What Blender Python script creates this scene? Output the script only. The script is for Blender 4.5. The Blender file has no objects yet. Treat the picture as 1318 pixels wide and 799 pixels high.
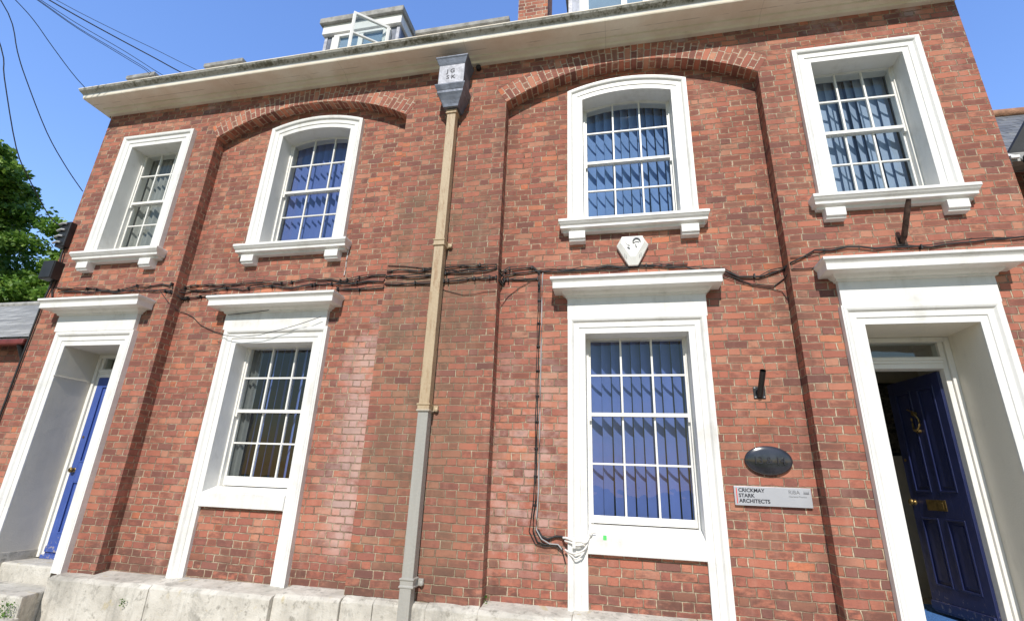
import bpy, bmesh, math, random
import numpy as np
from mathutils import Matrix, Vector
from mathutils.geometry import tessellate_polygon

scene = bpy.context.scene
COL = scene.collection
R = math.radians
rng = random.Random(7)

# ------------------------------------------------------------------ camera
cd = bpy.data.cameras.new("camera")
cam = bpy.data.objects.new("camera", cd)
COL.objects.link(cam)
cr = Vector((0.97864752, 0.20217939, 0.0370476))
cu = Vector((0.03233368, -0.32942257, 0.9436288))
cf = Vector((-0.20298661, 0.92228209, 0.32892579))
m = Matrix((cr, cu, -cf)).transposed().to_4x4()
m.translation = Vector((0.0, -5.04, 2.4))
cam.matrix_world = m
cd.sensor_width = 36.0
cd.lens = 36.0 * 635.13 / 1318.0
cd.clip_start = 0.05
cd.clip_end = 2000
scene.camera = cam

# ------------------------------------------------------------------ light
SUN_EL, SUN_AZ = R(41.0), R(3.0)           # sun stands in front of the facade, a touch to the right
sun_dir = Vector((math.sin(SUN_AZ) * math.cos(SUN_EL), -math.cos(SUN_AZ) * math.cos(SUN_EL), math.sin(SUN_EL)))
world = bpy.data.worlds.new("World")
scene.world = world
world.use_nodes = True
wn = world.node_tree
sky = wn.nodes.new('ShaderNodeTexSky')
sky.sky_type = 'NISHITA'
sky.sun_disc = False
sky.sun_elevation = SUN_EL
sky.sun_rotation = math.atan2(sun_dir.x, sun_dir.y)
sky.air_density = 2.0
sky.dust_density = 0.0
sky.ozone_density = 4.0
sky.altitude = 0
bg = wn.nodes['Background']
bg.inputs['Strength'].default_value = 0.12
# added sky gain: brighter and bluer behind the house, dimmed on the street side
geo = wn.nodes.new('ShaderNodeTexCoord'); sp = wn.nodes.new('ShaderNodeSeparateXYZ')
wn.links.new(geo.outputs['Generated'], sp.inputs[0])
mr = wn.nodes.new('ShaderNodeMapRange'); mr.interpolation_type = 'SMOOTHSTEP'
mr.inputs['From Min'].default_value = -0.35; mr.inputs['From Max'].default_value = 0.35
wn.links.new(sp.outputs['Y'], mr.inputs['Value'])
tc = wn.nodes.new('ShaderNodeMix'); tc.data_type = 'RGBA'
tc.inputs[6].default_value = (0.62, 0.64, 0.74, 1.0); tc.inputs[7].default_value = (1.0, 1.15, 1.70, 1.0)
wn.links.new(mr.outputs[0], tc.inputs[0])
tint = wn.nodes.new('ShaderNodeMix'); tint.data_type = 'RGBA'; tint.blend_type = 'MULTIPLY'
tint.inputs[0].default_value = 1.0
wn.links.new(sky.outputs[0], tint.inputs[6]); wn.links.new(tc.outputs[2], tint.inputs[7])
wn.links.new(tint.outputs[2], bg.inputs[0])
bg.inputs['Strength'].default_value = 0.13
sl = bpy.data.lights.new("sun", 'SUN')
sl.energy = 4.0
sl.angle = R(0.5)
sl.color = (1.0, 0.955, 0.89)
so = bpy.data.objects.new("sun", sl)
so.rotation_euler = (-sun_dir).to_track_quat('-Z', 'Y').to_euler()
so.location = (0, -20, 20)
COL.objects.link(so)
vs = scene.view_settings
vs.view_transform = 'Standard'
vs.look = 'None'
vs.exposure = 0.22
vs.gamma = 1.0
vs.use_curve_mapping = False

# ------------------------------------------------------------------ mesh helpers
def uv_wall(p):
    return (p[0] + p[1], p[2] - 1.305)

class MB:
    """collects shapes and links them as one mesh object"""
    def __init__(self):
        self.v, self.f, self.uv, self.sm = [], [], [], []
    def face(self, pts, uvs=None, smooth=False):
        i = len(self.v)
        self.v += [tuple(p) for p in pts]
        self.f.append(tuple(range(i, i + len(pts))))
        self.uv.append(uvs if uvs else [uv_wall(p) for p in pts])
        self.sm.append(smooth)
    def box(self, x0, x1, y0, y1, z0, z1):
        p = [(x0,y0,z0),(x1,y0,z0),(x1,y1,z0),(x0,y1,z0),(x0,y0,z1),(x1,y0,z1),(x1,y1,z1),(x0,y1,z1)]
        i = len(self.v)
        self.v += p
        for q in ((0,1,5,4),(1,2,6,5),(2,3,7,6),(3,0,4,7),(4,5,6,7),(3,2,1,0)):
            self.f.append(tuple(i + k for k in q))
            fp = [p[k] for k in q]
            if q in ((4,5,6,7),(3,2,1,0)):
                self.uv.append([(a[0], a[1]) for a in fp])
            else:
                self.uv.append([uv_wall(a) for a in fp])
            self.sm.append(False)
        return self
    def grid(self, rows, smooth=False, closed=False):
        """rows: list of equal-length point lists"""
        i = len(self.v)
        n = len(rows[0])
        for r in rows:
            self.v += [tuple(p) for p in r]
        for a in range(len(rows) - 1):
            for b in range(n if closed else n - 1):
                c = (b + 1) % n
                q = (i + a*n + b, i + a*n + c, i + (a+1)*n + c, i + (a+1)*n + b)
                self.f.append(q)
                self.uv.append([uv_wall(self.v[k]) for k in q])
                self.sm.append(smooth)
        return self
    def poly_y(self, loops, y, flip=False):
        """planar polygon with holes in plane y; loops are (x,z) lists"""
        flat = [p for l in loops for p in l]
        tris = tessellate_polygon([[Vector((p[0], p[1], 0)) for p in l] for l in loops])
        for t in tris:
            a, b, c = [flat[k] for k in t]
            cr_ = (b[0]-a[0])*(c[1]-a[1]) - (b[1]-a[1])*(c[0]-a[0])
            if cr_ < 0:
                b, c = c, b
            pts = [(a[0],y,a[1]),(b[0],y,b[1]),(c[0],y,c[1])]
            if flip: pts.reverse()
            self.face(pts)
        return self
    def prism_y(self, poly, y0, y1):
        self.poly_y([poly], y0)
        self.poly_y([poly], y1, flip=True)
        n = len(poly)
        for k in range(n):
            a, b = poly[k], poly[(k+1) % n]
            self.face([(a[0],y0,a[1]),(a[0],y1,a[1]),(b[0],y1,b[1]),(b[0],y0,b[1])])
        return self
    def mold(self, x0, x1, yb, yf, prof, left=True, right=True, cap=True):
        """moulding with returned ends: prof = [(projection, z), ...] from top down"""
        rows = []
        for p, z in prof:
            l = x0 - (p if left else 0); r = x1 + (p if right else 0)
            rows.append([(l, yb, z), (l, yf - p, z), (r, yf - p, z), (r, yb, z)])
        self.grid(rows)
        if cap:
            self.face(rows[0][::-1]); self.face(rows[-1])
        return self
    def tube(self, pts, r, sides=6, caps=True):
        rows = []
        P = [Vector(p) for p in pts]
        for k, p in enumerate(P):
            d = (P[min(k+1, len(P)-1)] - P[max(k-1, 0)]).normalized()
            a = d.cross(Vector((0,0,1)))
            if a.length < 1e-3: a = d.cross(Vector((0,1,0)))
            a.normalize(); b = d.cross(a)
            rr = r[k] if isinstance(r, (list, tuple)) else r
            rows.append([tuple(p + rr*(a*math.cos(t) + b*math.sin(t))) for t in [2*math.pi*s/sides for s in range(sides)]])
        self.grid(rows, smooth=True, closed=True)
        if caps:
            self.face(rows[0]); self.face(rows[-1][::-1])
        return self
    def lathe(self, prof, c, axis='y', n=24):
        rows = []
        for r, h in prof:
            ring = []
            for k in range(n):
                t = 2*math.pi*k/n
                a, b = r*math.cos(t), r*math.sin(t)
                ring.append((c[0]+a, c[1]+h, c[2]+b) if axis == 'y' else (c[0]+a, c[1]+b, c[2]+h))
            rows.append(ring)
        self.grid(rows, smooth=True, closed=True)
        self.face(rows[0]); self.face(rows[-1][::-1])
        return self
    def build(self, name, mat, parent=None, bevel=0.0, label=None, cat=None, group=None, kind=None, weld=False):
        me = bpy.data.meshes.new(name)
        me.from_pydata(self.v, [], self.f)
        ul = me.uv_layers.new(name="UVMap")
        k = 0
        flat = [c for f in self.uv for u in f for c in u]
        ul.data.foreach_set("uv", flat)
        me.polygons.foreach_set("use_smooth", self.sm)
        me.materials.append(mat)
        me.update()
        o = bpy.data.objects.new(name, me)
        COL.objects.link(o)
        if bevel or weld:
            w = o.modifiers.new("weld", 'WELD'); w.merge_threshold = 0.0004
        if bevel:
            b = o.modifiers.new("bevel", 'BEVEL')
            b.width = bevel; b.segments = 2; b.limit_method = 'ANGLE'; b.angle_limit = R(35)
        if parent: o.parent = parent
        tag(o, label, cat, group, kind)
        return o

def tag(o, label=None, cat=None, group=None, kind=None):
    if label: o['label'] = label
    if cat: o['category'] = cat
    if group: o['group'] = group
    if kind: o['kind'] = kind

def empty(name, loc, label, cat, group=None):
    o = bpy.data.objects.new(name, None)
    o.location = loc
    o.empty_display_size = 0.2
    COL.objects.link(o)
    tag(o, label, cat, group)
    return o

def text_mesh(name, body, size, mat, loc, parent=None, align='LEFT', rot=(R(90), 0, 0), extrude=0.0008, label=None, spacing=1.0, bold=0.0, sx=1.0):
    cu_ = bpy.data.curves.new(name, 'FONT')
    cu_.body = body; cu_.size = size; cu_.align_x = align; cu_.extrude = extrude
    cu_.space_line = spacing; cu_.offset = bold
    t = bpy.data.objects.new(name, cu_)
    COL.objects.link(t)
    me = bpy.data.meshes.new_from_object(t)
    bpy.data.objects.remove(t)
    me.materials.clear(); me.materials.append(mat)
    o = bpy.data.objects.new(name, me)
    o.location = loc; o.rotation_euler = rot; o.scale = (sx, 1, 1)
    COL.objects.link(o)
    if parent:
        o.parent = parent
        o.matrix_parent_inverse = parent.matrix_basis.inverted()
    if label: o['label'] = label
    return o

def smooth(pts, k=4):
    P = [Vector(p) for p in pts]; out = []
    for i in range(len(P)-1):
        a, b, c_, d = P[max(i-1, 0)], P[i], P[i+1], P[min(i+2, len(P)-1)]
        for q in range(k):
            t = q/k
            out.append(tuple(.5*((2*b) + (c_-a)*t + (2*a-5*b+4*c_-d)*t*t + (3*b-a-3*c_+d)*t**3)))
    out.append(tuple(P[-1])); return out

def under(o, parent):
    """parent keeping world placement"""
    o.parent = parent
    o.matrix_parent_inverse = parent.matrix_basis.inverted()
    return o

# ------------------------------------------------------------------ materials
class NT:
    def __init__(self, name):
        self.mat = bpy.data.materials.new(name)
        self.mat.use_nodes = True
        self.t = self.mat.node_tree
        self.n = self.t.nodes
        self.b = self.n['Principled BSDF']
        self.out = self.n['Material Output']
    def add(self, typ, **kw):
        x = self.n.new(typ)
        for k, v in kw.items(): setattr(x, k, v)
        return x
    def set(self, sock, v):
        if isinstance(v, bpy.types.NodeSocket): self.t.links.new(v, sock)
        elif v is not None: sock.default_value = v
    def m(self, op, a, b=None, c=None, clamp=False):
        x = self.add('ShaderNodeMath', operation=op); x.use_clamp = clamp
        self.set(x.inputs[0], a)
        if b is not None: self.set(x.inputs[1], b)
        if c is not None: self.set(x.inputs[2], c)
        return x.outputs[0]
    def step(self, v, lo, hi, a=0.0, b=1.0, smooth=True):
        x = self.add('ShaderNodeMapRange')
        x.interpolation_type = 'SMOOTHSTEP' if smooth else 'LINEAR'
        self.set(x.inputs['Value'], v)
        for k, q in zip(('From Min','From Max','To Min','To Max'), (lo, hi, a, b)): self.set(x.inputs[k], q)
        return x.outputs[0]
    def noise(self, vec, scale, detail=3.0, rough=0.55, dist=0.0, color=False, dim='3D', w=None):
        x = self.add('ShaderNodeTexNoise', noise_dimensions=dim)
        if vec is not None: self.set(x.inputs['Vector'], vec)
        x.inputs['Scale'].default_value = scale
        x.inputs['Detail'].default_value = detail
        x.inputs['Roughness'].default_value = rough
        x.inputs['Distortion'].default_value = dist
        return x.outputs['Color' if color else 'Fac']
    def white(self, vec):
        x = self.add('ShaderNodeTexWhiteNoise', noise_dimensions='3D')
        self.set(x.inputs['Vector'], vec)
        return x.outputs['Value'], x.outputs['Color']
    def comb(self, x, y, z=0.0):
        c = self.add('ShaderNodeCombineXYZ')
        for s, v in zip(c.inputs, (x, y, z)): self.set(s, v)
        return c.outputs[0]
    def sep(self, v):
        s = self.add('ShaderNodeSeparateXYZ'); self.set(s.inputs[0], v); return s.outputs
    def mix(self, fac, a, b, blend='MIX'):
        x = self.add('ShaderNodeMix', data_type='RGBA', blend_type=blend)
        self.set(x.inputs[0], fac)
        for s, v in ((x.inputs[6], a), (x.inputs[7], b)):
            if isinstance(v, tuple) and len(v) == 3: v = v + (1.0,)
            self.set(s, v)
        return x.outputs[2]
    def ramp(self, fac, stops, const=False):
        x = self.add('ShaderNodeValToRGB')
        if const: x.color_ramp.interpolation = 'CONSTANT'
        e = x.color_ramp.elements
        while len(e) < len(stops): e.new(0.5)
        for k, (p, c) in enumerate(stops):
            e[k].position = p; e[k].color = c + (1.0,)
        self.set(x.inputs[0], fac)
        return x.outputs[0]
    def pos(self):
        if not hasattr(self, '_p'):
            self._p = self.add('ShaderNodeNewGeometry').outputs['Position']
        return self._p
    def uv(self):
        return self.add('ShaderNodeUVMap').outputs[0]
    def scale(self, v, s):
        x = self.add('ShaderNodeVectorMath', operation='MULTIPLY'); self.set(x.inputs[0], v); x.inputs[1].default_value = s
        return x.outputs[0]
    def bump(self, h, dist, strength=1.0):
        x = self.add('ShaderNodeBump')
        x.inputs['Strength'].default_value = strength
        x.inputs['Distance'].default_value = dist
        self.set(x.inputs['Height'], h)
        self.set(self.b.inputs['Normal'], x.outputs[0])
        return x.outputs[0]
    def fin(self, color=None, rough=0.5, metal=0.0, spec=None):
        self.set(self.b.inputs['Base Color'], (color + (1.0,)) if isinstance(color, tuple) and len(color) == 3 else color)
        self.set(self.b.inputs['Roughness'], rough)
        self.set(self.b.inputs['Metallic'], metal)
        if spec is not None: self.b.inputs['Specular IOR Level'].default_value = spec
        return self.mat

def plain(name, col, rough=0.5, metal=0.0, var=0.12, nscale=6.0, bump=0.0, bscale=40.0, spec=None):
    n = NT(name)
    p = n.pos()
    f = n.noise(p, nscale, 4.0, 0.6)
    lo = tuple(max(0.0, c*(1-var)) for c in col); hi = tuple(min(1.0, c*(1+var)) for c in col)
    c = n.mix(n.step(f, 0.3, 0.7), lo, hi)
    if bump: n.bump(n.noise(p, bscale, 3.0), bump)
    return n.fin(c, rough, metal, spec)

def brick_material(name, facade=True, dull=0.0, bed_shade=0.42, pale=0.0):
    n = NT(name)
    H, S, HD = 0.077, 0.212, 0.108
    P = S + HD
    uv = n.sep(n.uv()); pos = n.pos(); ps = n.sep(pos)
    wob = n.sep(n.noise(pos, 2.2, 2.0, 0.5, color=True))
    fine = n.sep(n.noise(pos, 14.0, 2.0, 0.5, color=True))
    u = n.m('ADD', uv[0], n.m('ADD', n.m('MULTIPLY', n.m('SUBTRACT', wob[0], 0.5), 0.05), n.m('MULTIPLY', n.m('SUBTRACT', fine[0], 0.5), 0.016)))
    v = n.m('ADD', uv[1], n.m('ADD', n.m('MULTIPLY', n.m('SUBTRACT', wob[1], 0.5), 0.028), n.m('MULTIPLY', n.m('SUBTRACT', fine[1], 0.5), 0.012)))
    vr = n.m('DIVIDE', v, H)
    row = n.m('FLOOR', vr)
    fv = n.m('SUBTRACT', vr, row)
    rw, _ = n.white(n.comb(row, 3.7, 1.1))
    par = n.m('MODULO', n.m('ADD', row, 1000.0), 2.0)
    uo = n.m('ADD', n.m('ADD', u, n.m('MULTIPLY', par, P/2)), n.m('MULTIPLY', rw, 0.05))
    uc = n.m('DIVIDE', uo, P)
    cell = n.m('FLOOR', uc)
    fu = n.m('MULTIPLY', n.m('SUBTRACT', uc, cell), P)
    # jitter of the stretcher/header joint per cell
    jw, _ = n.white(n.comb(cell, row, 9.3))
    Sj = n.m('ADD', S, n.m('MULTIPLY', n.m('SUBTRACT', jw, 0.5), 0.03))
    isH = n.m('GREATER_THAN', fu, Sj)
    duS = n.m('MINIMUM', fu, n.m('SUBTRACT', Sj, fu))
    duH = n.m('MINIMUM', n.m('SUBTRACT', fu, Sj), n.m('SUBTRACT', P, fu))
    du = n.m('ADD', n.m('MULTIPLY', isH, duH), n.m('MULTIPLY', n.m('SUBTRACT', 1.0, isH), duS))
    dv = n.m('MULTIPLY', n.m('MINIMUM', fv, n.m('SUBTRACT', 1.0, fv)), H)
    # rounded corners
    d = n.m('MINIMUM', du, dv)
    rag = n.noise(pos, 45.0, 3.0, 0.65)
    upper = n.step(n.m('ADD', ps[2], n.m('MULTIPLY', n.m('SUBTRACT', rag, 0.5), 2.0)), 4.4, 5.4)     # the upper storey is more weather-beaten
    d = n.m('ADD', d, n.m('MULTIPLY', n.m('SUBTRACT', rag, 0.5), n.m('ADD', 0.011, n.m('MULTIPLY', upper, 0.010))))
    idx = n.m('ADD', n.m('MULTIPLY', cell, 2.0), isH)
    r1, rc = n.white(n.comb(idx, row, 0.5))
    rs = n.sep(rc)
    # joint width varies: some courses tight, some wide
    jwid = n.m('ADD', 0.0010, n.m('MULTIPLY', n.noise(pos, 1.3, 3.0), 0.0056))
    mask = n.step(n.m('SUBTRACT', d, jwid), 0.0, 0.0035)
    # brick colours
    col = n.ramp(r1, [(0.0,(0.19,0.090,0.073)), (0.10,(0.30,0.115,0.085)), (0.30,(0.40,0.143,0.096)), (0.55,(0.46,0.170,0.110)), (0.78,(0.49,0.202,0.132)), (0.93,(0.51,0.250,0.165)), (1.0,(0.60,0.195,0.100))])
    big = n.noise(pos, 0.9, 4.0, 0.6)
    col = n.mix(n.m('MULTIPLY', n.step(big, 0.42, 0.7), 0.4), col, (0.24,0.082,0.052))
    # weathered dark faces, strongest in the middle of a brick
    face = n.noise(n.scale(pos, (1.0, 1.0, 1.9)), 8.0, 5.0, 0.7)
    wth = n.m('MULTIPLY', n.step(n.m('ADD', face, n.m('ADD', n.m('MULTIPLY', n.m('SUBTRACT', rs[1], 0.5), 0.55), n.m('MULTIPLY', upper, 0.06))), 0.44, 0.70), n.step(d, 0.004, 0.02))
    col = n.mix(n.m('MULTIPLY', wth, 0.66), col, (0.140,0.064,0.052))
    speck = n.noise(pos, 90.0, 2.0, 0.6)
    col = n.mix(n.m('MULTIPLY', n.step(speck, 0.60, 0.76), 0.35), col, (0.46,0.24,0.16))
    col = n.mix(n.m('MULTIPLY', n.step(speck, 0.40, 0.26), 0.35), col, (0.12,0.048,0.036))
    # mortar
    mn = n.noise(pos, 7.0, 4.0, 0.7)
    mort = n.ramp(mn, [(0.30,(0.17,0.108,0.075)), (0.47,(0.34,0.245,0.17)), (0.61,(0.56,0.44,0.31)), (0.76,(0.72,0.61,0.46))])
    # shadow under each brick painted as darker bed joints, perpends lighter
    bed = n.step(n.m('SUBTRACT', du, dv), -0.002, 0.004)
    mort = n.mix(n.m('MULTIPLY', bed, bed_shade), mort, (0.17,0.108,0.078))
    if pale: mort = n.mix(pale, mort, (0.70,0.60,0.47))
    if facade:
        x, z = ps[0], ps[2]
        # lime bloom beside the middle pier and on the panel left of the lower window
        n1 = n.noise(pos, 5.0, 5.0, 0.7)
        band1 = n.m('MULTIPLY', n.m('MULTIPLY', n.step(x, -3.45, -2.85), n.step(x, -2.684, -2.690)), n.m('MULTIPLY', n.step(z, 4.6, 3.7), n.step(z, 1.45, 1.75)))
        band1 = n.m('MULTIPLY', band1, n.step(n.m('ADD', n.m('ADD', n1, n.m('MULTIPLY', band1, 0.22)), n.m('MULTIPLY', n.m('SUBTRACT', rs[2], 0.5), 0.18)), 0.42, 0.80))
        band2 = n.m('MULTIPLY', n.m('MULTIPLY', n.step(x, -1.30, -1.28), n.step(x, -0.30, -0.75)), n.m('MULTIPLY', n.step(z, 4.4, 2.6), n.step(z, 1.45, 1.75)))
        band2 = n.m('MULTIPLY', band2, n.step(n.m('ADD', n1, n.m('MULTIPLY', rs[2], 0.2)), 0.50, 0.78))
        top = n.m('MULTIPLY', n.step(z, 7.15, 7.7), n.step(n.noise(pos, 2.4, 5.0, 0.65), 0.52, 0.70))
        lime = n.m('ADD', n.m('ADD', n.m('MULTIPLY', band1, 0.66), n.m('MULTIPLY', band2, 0.52)), n.m('MULTIPLY', top, 0.60), clamp=True)
        # middle pier: older, greyer brick
        pier = n.m('MULTIPLY', n.step(n.m('ADD', x, n.m('MULTIPLY', n.m('SUBTRACT', r1, 0.5), 0.12)), -2.69, -2.60), n.step(x, -1.29, -1.60))
        pier = n.m('MULTIPLY', pier, n.step(n.m('ADD', z, n.m('MULTIPLY', n1, 2.0)), 8.0, 6.4))
        pier = n.m('MULTIPLY', pier, n.step(n.m('ADD', big, n.m('MULTIPLY', n.m('SUBTRACT', r1, 0.5), 0.3)), 0.28, 0.6))
        col = n.mix(n.m('MULTIPLY', pier, 0.55), col, (0.215,0.130,0.086))
        pst = n.m('MULTIPLY', pier, n.step(n.noise(pos, 3.1, 5.0, 0.7), 0.46, 0.66))
        col = n.mix(n.m('MULTIPLY', pst, 0.55), col, (0.125,0.090,0.066))
        # sooty arrises of the recessed panels
        edge = None
        for ex in (-5.703, -1.292, 1.751):
            e_ = n.step(n.m('ABSOLUTE', n.m('SUBTRACT', x, ex)), 0.22, 0.02)
            edge = e_ if edge is None else n.m('ADD', edge, e_)
        edge = n.m('MULTIPLY', edge, n.step(n.m('ADD', face, n.m('MULTIPLY', n.m('SUBTRACT', r1, 0.5), 0.5)), 0.42, 0.66))
        col = n.mix(n.m('MULTIPLY', edge, 0.55), col, (0.15,0.078,0.062))
        mort = n.mix(n.m('MULTIPLY', pier, 0.6), mort, (0.22,0.175,0.115))
        # damp dark courses at the foot
        foot = n.m('MULTIPLY', n.step(z, 1.75, 1.40), n.step(n.m('ADD', face, n.m('MULTIPLY', n.m('SUBTRACT', rs[0], 0.5), 0.5)), 0.35, 0.65))
        col = n.mix(n.m('MULTIPLY', foot, 0.78), col, (0.125,0.062,0.050))
        # soot beside hood ends and string of cables
        soot = n.m('MULTIPLY', n.m('MULTIPLY', n.step(z, 3.7, 4.15), n.step(z, 5.0, 4.75)), n.step(n.noise(pos, 1.7, 4.0, 0.6), 0.55, 0.74))
        col = n.mix(n.m('MULTIPLY', soot, 0.7), col, (0.12,0.065,0.052))
        mort = n.mix(n.m('MULTIPLY', soot, 0.5), mort, (0.14,0.10,0.08))
        col = n.mix(lime, col, n.mix(n.step(z, 6.6, 7.2), (0.60,0.43,0.38), (0.44,0.37,0.36)))
    if dull:
        col = n.mix(dull, col, (0.20,0.11,0.085))
    # dust and rain streaks drifting over whole areas
    strk = n.noise(n.scale(pos, (5.0, 5.0, 0.55)), 1.0, 5.0, 0.65)
    col = n.mix(n.m('MULTIPLY', n.step(strk, 0.50, 0.72), 0.34), col, (0.19,0.085,0.068))
    col = n.mix(n.m('MULTIPLY', n.step(strk, 0.48, 0.28), 0.22), col, (0.55,0.33,0.25))
    c = n.mix(mask, mort, col)
    # relief: each brick sits and tilts a little differently
    tilt = n.m('MULTIPLY', n.m('SUBTRACT', fv, 0.5), n.m('SUBTRACT', rs[0], 0.35))
    h = n.m('MULTIPLY', mask, n.m('ADD', n.m('ADD', 0.75, n.m('MULTIPLY', rs[2], 0.45)), tilt))
    h = n.m('ADD', h, n.m('MULTIPLY', face, 0.30))
    h = n.m('ADD', h, n.m('MULTIPLY', speck, 0.12))
    n.bump(h, 0.016)
    return n.fin(c, 0.88, spec=0.25)

def paint_material(name, col, dirt=0.25, dirtcol=(0.42,0.39,0.33), rough=0.45, scale=3.0):
    n = NT(name)
    p = n.pos()
    big = n.noise(p, scale, 5.0, 0.65)
    st = n.noise(n.scale(p, (14.0, 14.0, 1.6)), 1.0, 4.0, 0.65)
    f = n.m('MULTIPLY', n.step(n.m('ADD', big, n.m('MULTIPLY', st, 0.5)), 0.72, 1.05), dirt)
    fl = n.noise(p, 26.0, 4.0, 0.7)
    chips = n.m('MULTIPLY', n.step(fl, 0.74, 0.78), dirt)
    c = n.mix(f, col, dirtcol)
    c = n.mix(chips, c, (0.33,0.29,0.24))
    n.bump(n.m('ADD', n.noise(p, 60.0, 3.0), n.m('MULTIPLY', n.noise(p, 8.0, 2.0), 2.0)), 0.0016)
    return n.fin(c, rough)

def stone_material(name):
    n = NT(name)
    p = n.pos()
    a = n.noise(p, 2.6, 6.0, 0.65)
    b = n.noise(p, 11.0, 5.0, 0.7)
    c = n.ramp(a, [(0.28,(0.36,0.335,0.29)), (0.5,(0.54,0.505,0.44)), (0.72,(0.68,0.645,0.575))])
    drip = n.noise(n.scale(p, (9.0, 9.0, 1.2)), 1.0, 4.0, 0.7)
    c = n.mix(n.m('MULTIPLY', n.step(drip, 0.50, 0.68), 0.30), c, (0.21,0.20,0.175))
    c = n.mix(n.m('MULTIPLY', n.step(b, 0.54, 0.70), 0.65), c, (0.17,0.155,0.125))
    bl = n.noise(p, 4.2, 6.0, 0.75, dist=0.4)
    c = n.mix(n.m('MULTIPLY', n.step(bl, 0.52, 0.66), 0.55), c, (0.25,0.235,0.205))
    li = n.noise(p, 5.0, 3.0, 0.6, dist=0.6)
    c = n.mix(n.m('MULTIPLY', n.step(li, 0.62, 0.70), 0.5), c, (0.46,0.36,0.15))
    n.bump(n.m('ADD', b, n.m('MULTIPLY', n.noise(p, 70.0, 3.0), 0.4)), 0.010)
    return n.fin(c, 0.9, spec=0.2)

def cornice_material():
    n = NT('cornice_paint')
    p = n.pos(); ps = n.sep(p)
    y, z = ps[1], ps[2]
    col = n.mix(n.step(n.noise(p, 3.0, 4.0), 0.35, 0.7), (0.80,0.73,0.61), (0.72,0.62,0.49))
    # bluish lead-grey strip of the gutter and the lichen growing along it
    gut = n.m('MULTIPLY', n.step(z, 7.868, 7.874), n.step(z, 7.955, 7.950))
    col = n.mix(n.m('MULTIPLY', gut, 0.9), col, (0.50,0.53,0.55))
    nz = n.noise(n.scale(p, (1.0, 1.0, 2.0)), 9.0, 5.0, 0.75)
    st = n.noise(n.scale(p, (30.0, 30.0, 3.0)), 1.0, 4.0, 0.75)
    ln = n.noise(n.scale(p, (0.8, 1.0, 1.0)), 1.6, 3.0, 0.6)
    band = n.m('MULTIPLY', n.step(z, 7.882, 7.905), n.step(z, 7.958, 7.94))
    mo = n.m('MULTIPLY', band, n.step(n.m('ADD', n.m('ADD', n.m('MULTIPLY', nz, 0.6), n.m('MULTIPLY', st, 0.5)), n.m('MULTIPLY', n.m('SUBTRACT', ln, 0.5), 0.45)), 0.47, 0.68))
    col = n.mix(n.m('MULTIPLY', band, 0.7), col, (0.40,0.37,0.30))
    col = n.mix(n.m('MULTIPLY', mo, 0.9), col, (0.085,0.075,0.035))
    ln2 = n.m('MULTIPLY', n.step(n.m('ABSOLUTE', n.m('ADD', y, 0.205)), 0.007, 0.003), n.step(n.noise(p, 4.0, 3.0), 0.42, 0.58))
    col = n.mix(n.m('MULTIPLY', n.m('MULTIPLY', ln2, n.step(z, 7.86, 7.83)), 0.55), col, (0.30,0.25,0.19))
    fx = n.m('FRACT', n.m('DIVIDE', ps[0], 1.83))
    col = n.mix(n.m('MULTIPLY', n.m('MULTIPLY', n.step(fx, 0.004, 0.001), n.step(z, 7.87, 7.86)), 0.5), col, (0.32,0.27,0.21))
    stn = n.noise(n.scale(p, (3.0, 8.0, 3.0)), 1.0, 4.0, 0.7)
    col = n.mix(n.m('MULTIPLY', n.m('MULTIPLY', n.step(stn, 0.60, 0.75), n.step(z, 7.87, 7.86)), 0.35), col, (0.42,0.34,0.25))
    n.bump(n.noise(p, 30.0, 4.0), 0.004)
    return n.fin(col, 0.7)

def slate_material(name, c0, c1, w=0.30, h=0.17):
    n = NT(name)
    uv = n.sep(n.uv()); p = n.pos()
    vr = n.m('DIVIDE', uv[1], h)
    row = n.m('FLOOR', vr); fv = n.m('SUBTRACT', vr, row)
    uo = n.m('ADD', n.m('DIVIDE', uv[0], w), n.m('MULTIPLY', n.m('MODULO', n.m('ADD', row, 1000.0), 2.0), 0.5))
    cell = n.m('FLOOR', uo); fu = n.m('SUBTRACT', uo, cell)
    r, _ = n.white(n.comb(cell, row, 2.0))
    c = n.mix(r, c0, c1)
    c = n.mix(n.m('MULTIPLY', n.step(n.noise(p, 6.0, 5.0, 0.7), 0.5, 0.7), 0.6), c, (0.30,0.29,0.24))
    e = n.m('MULTIPLY', n.step(n.m('MINIMUM', fu, n.m('SUBTRACT', 1.0, fu)), 0.0, 0.03), n.step(fv, 0.0, 0.10))
    c = n.mix(n.m('SUBTRACT', 1.0, e), c, (0.04,0.04,0.04))
    n.bump(n.m('ADD', n.m('MULTIPLY', e, n.m('SUBTRACT', 1.4, fv)), n.m('MULTIPLY', n.noise(p, 30.0, 3.0), 0.3)), 0.014)
    return n.fin(c, 0.65)

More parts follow.
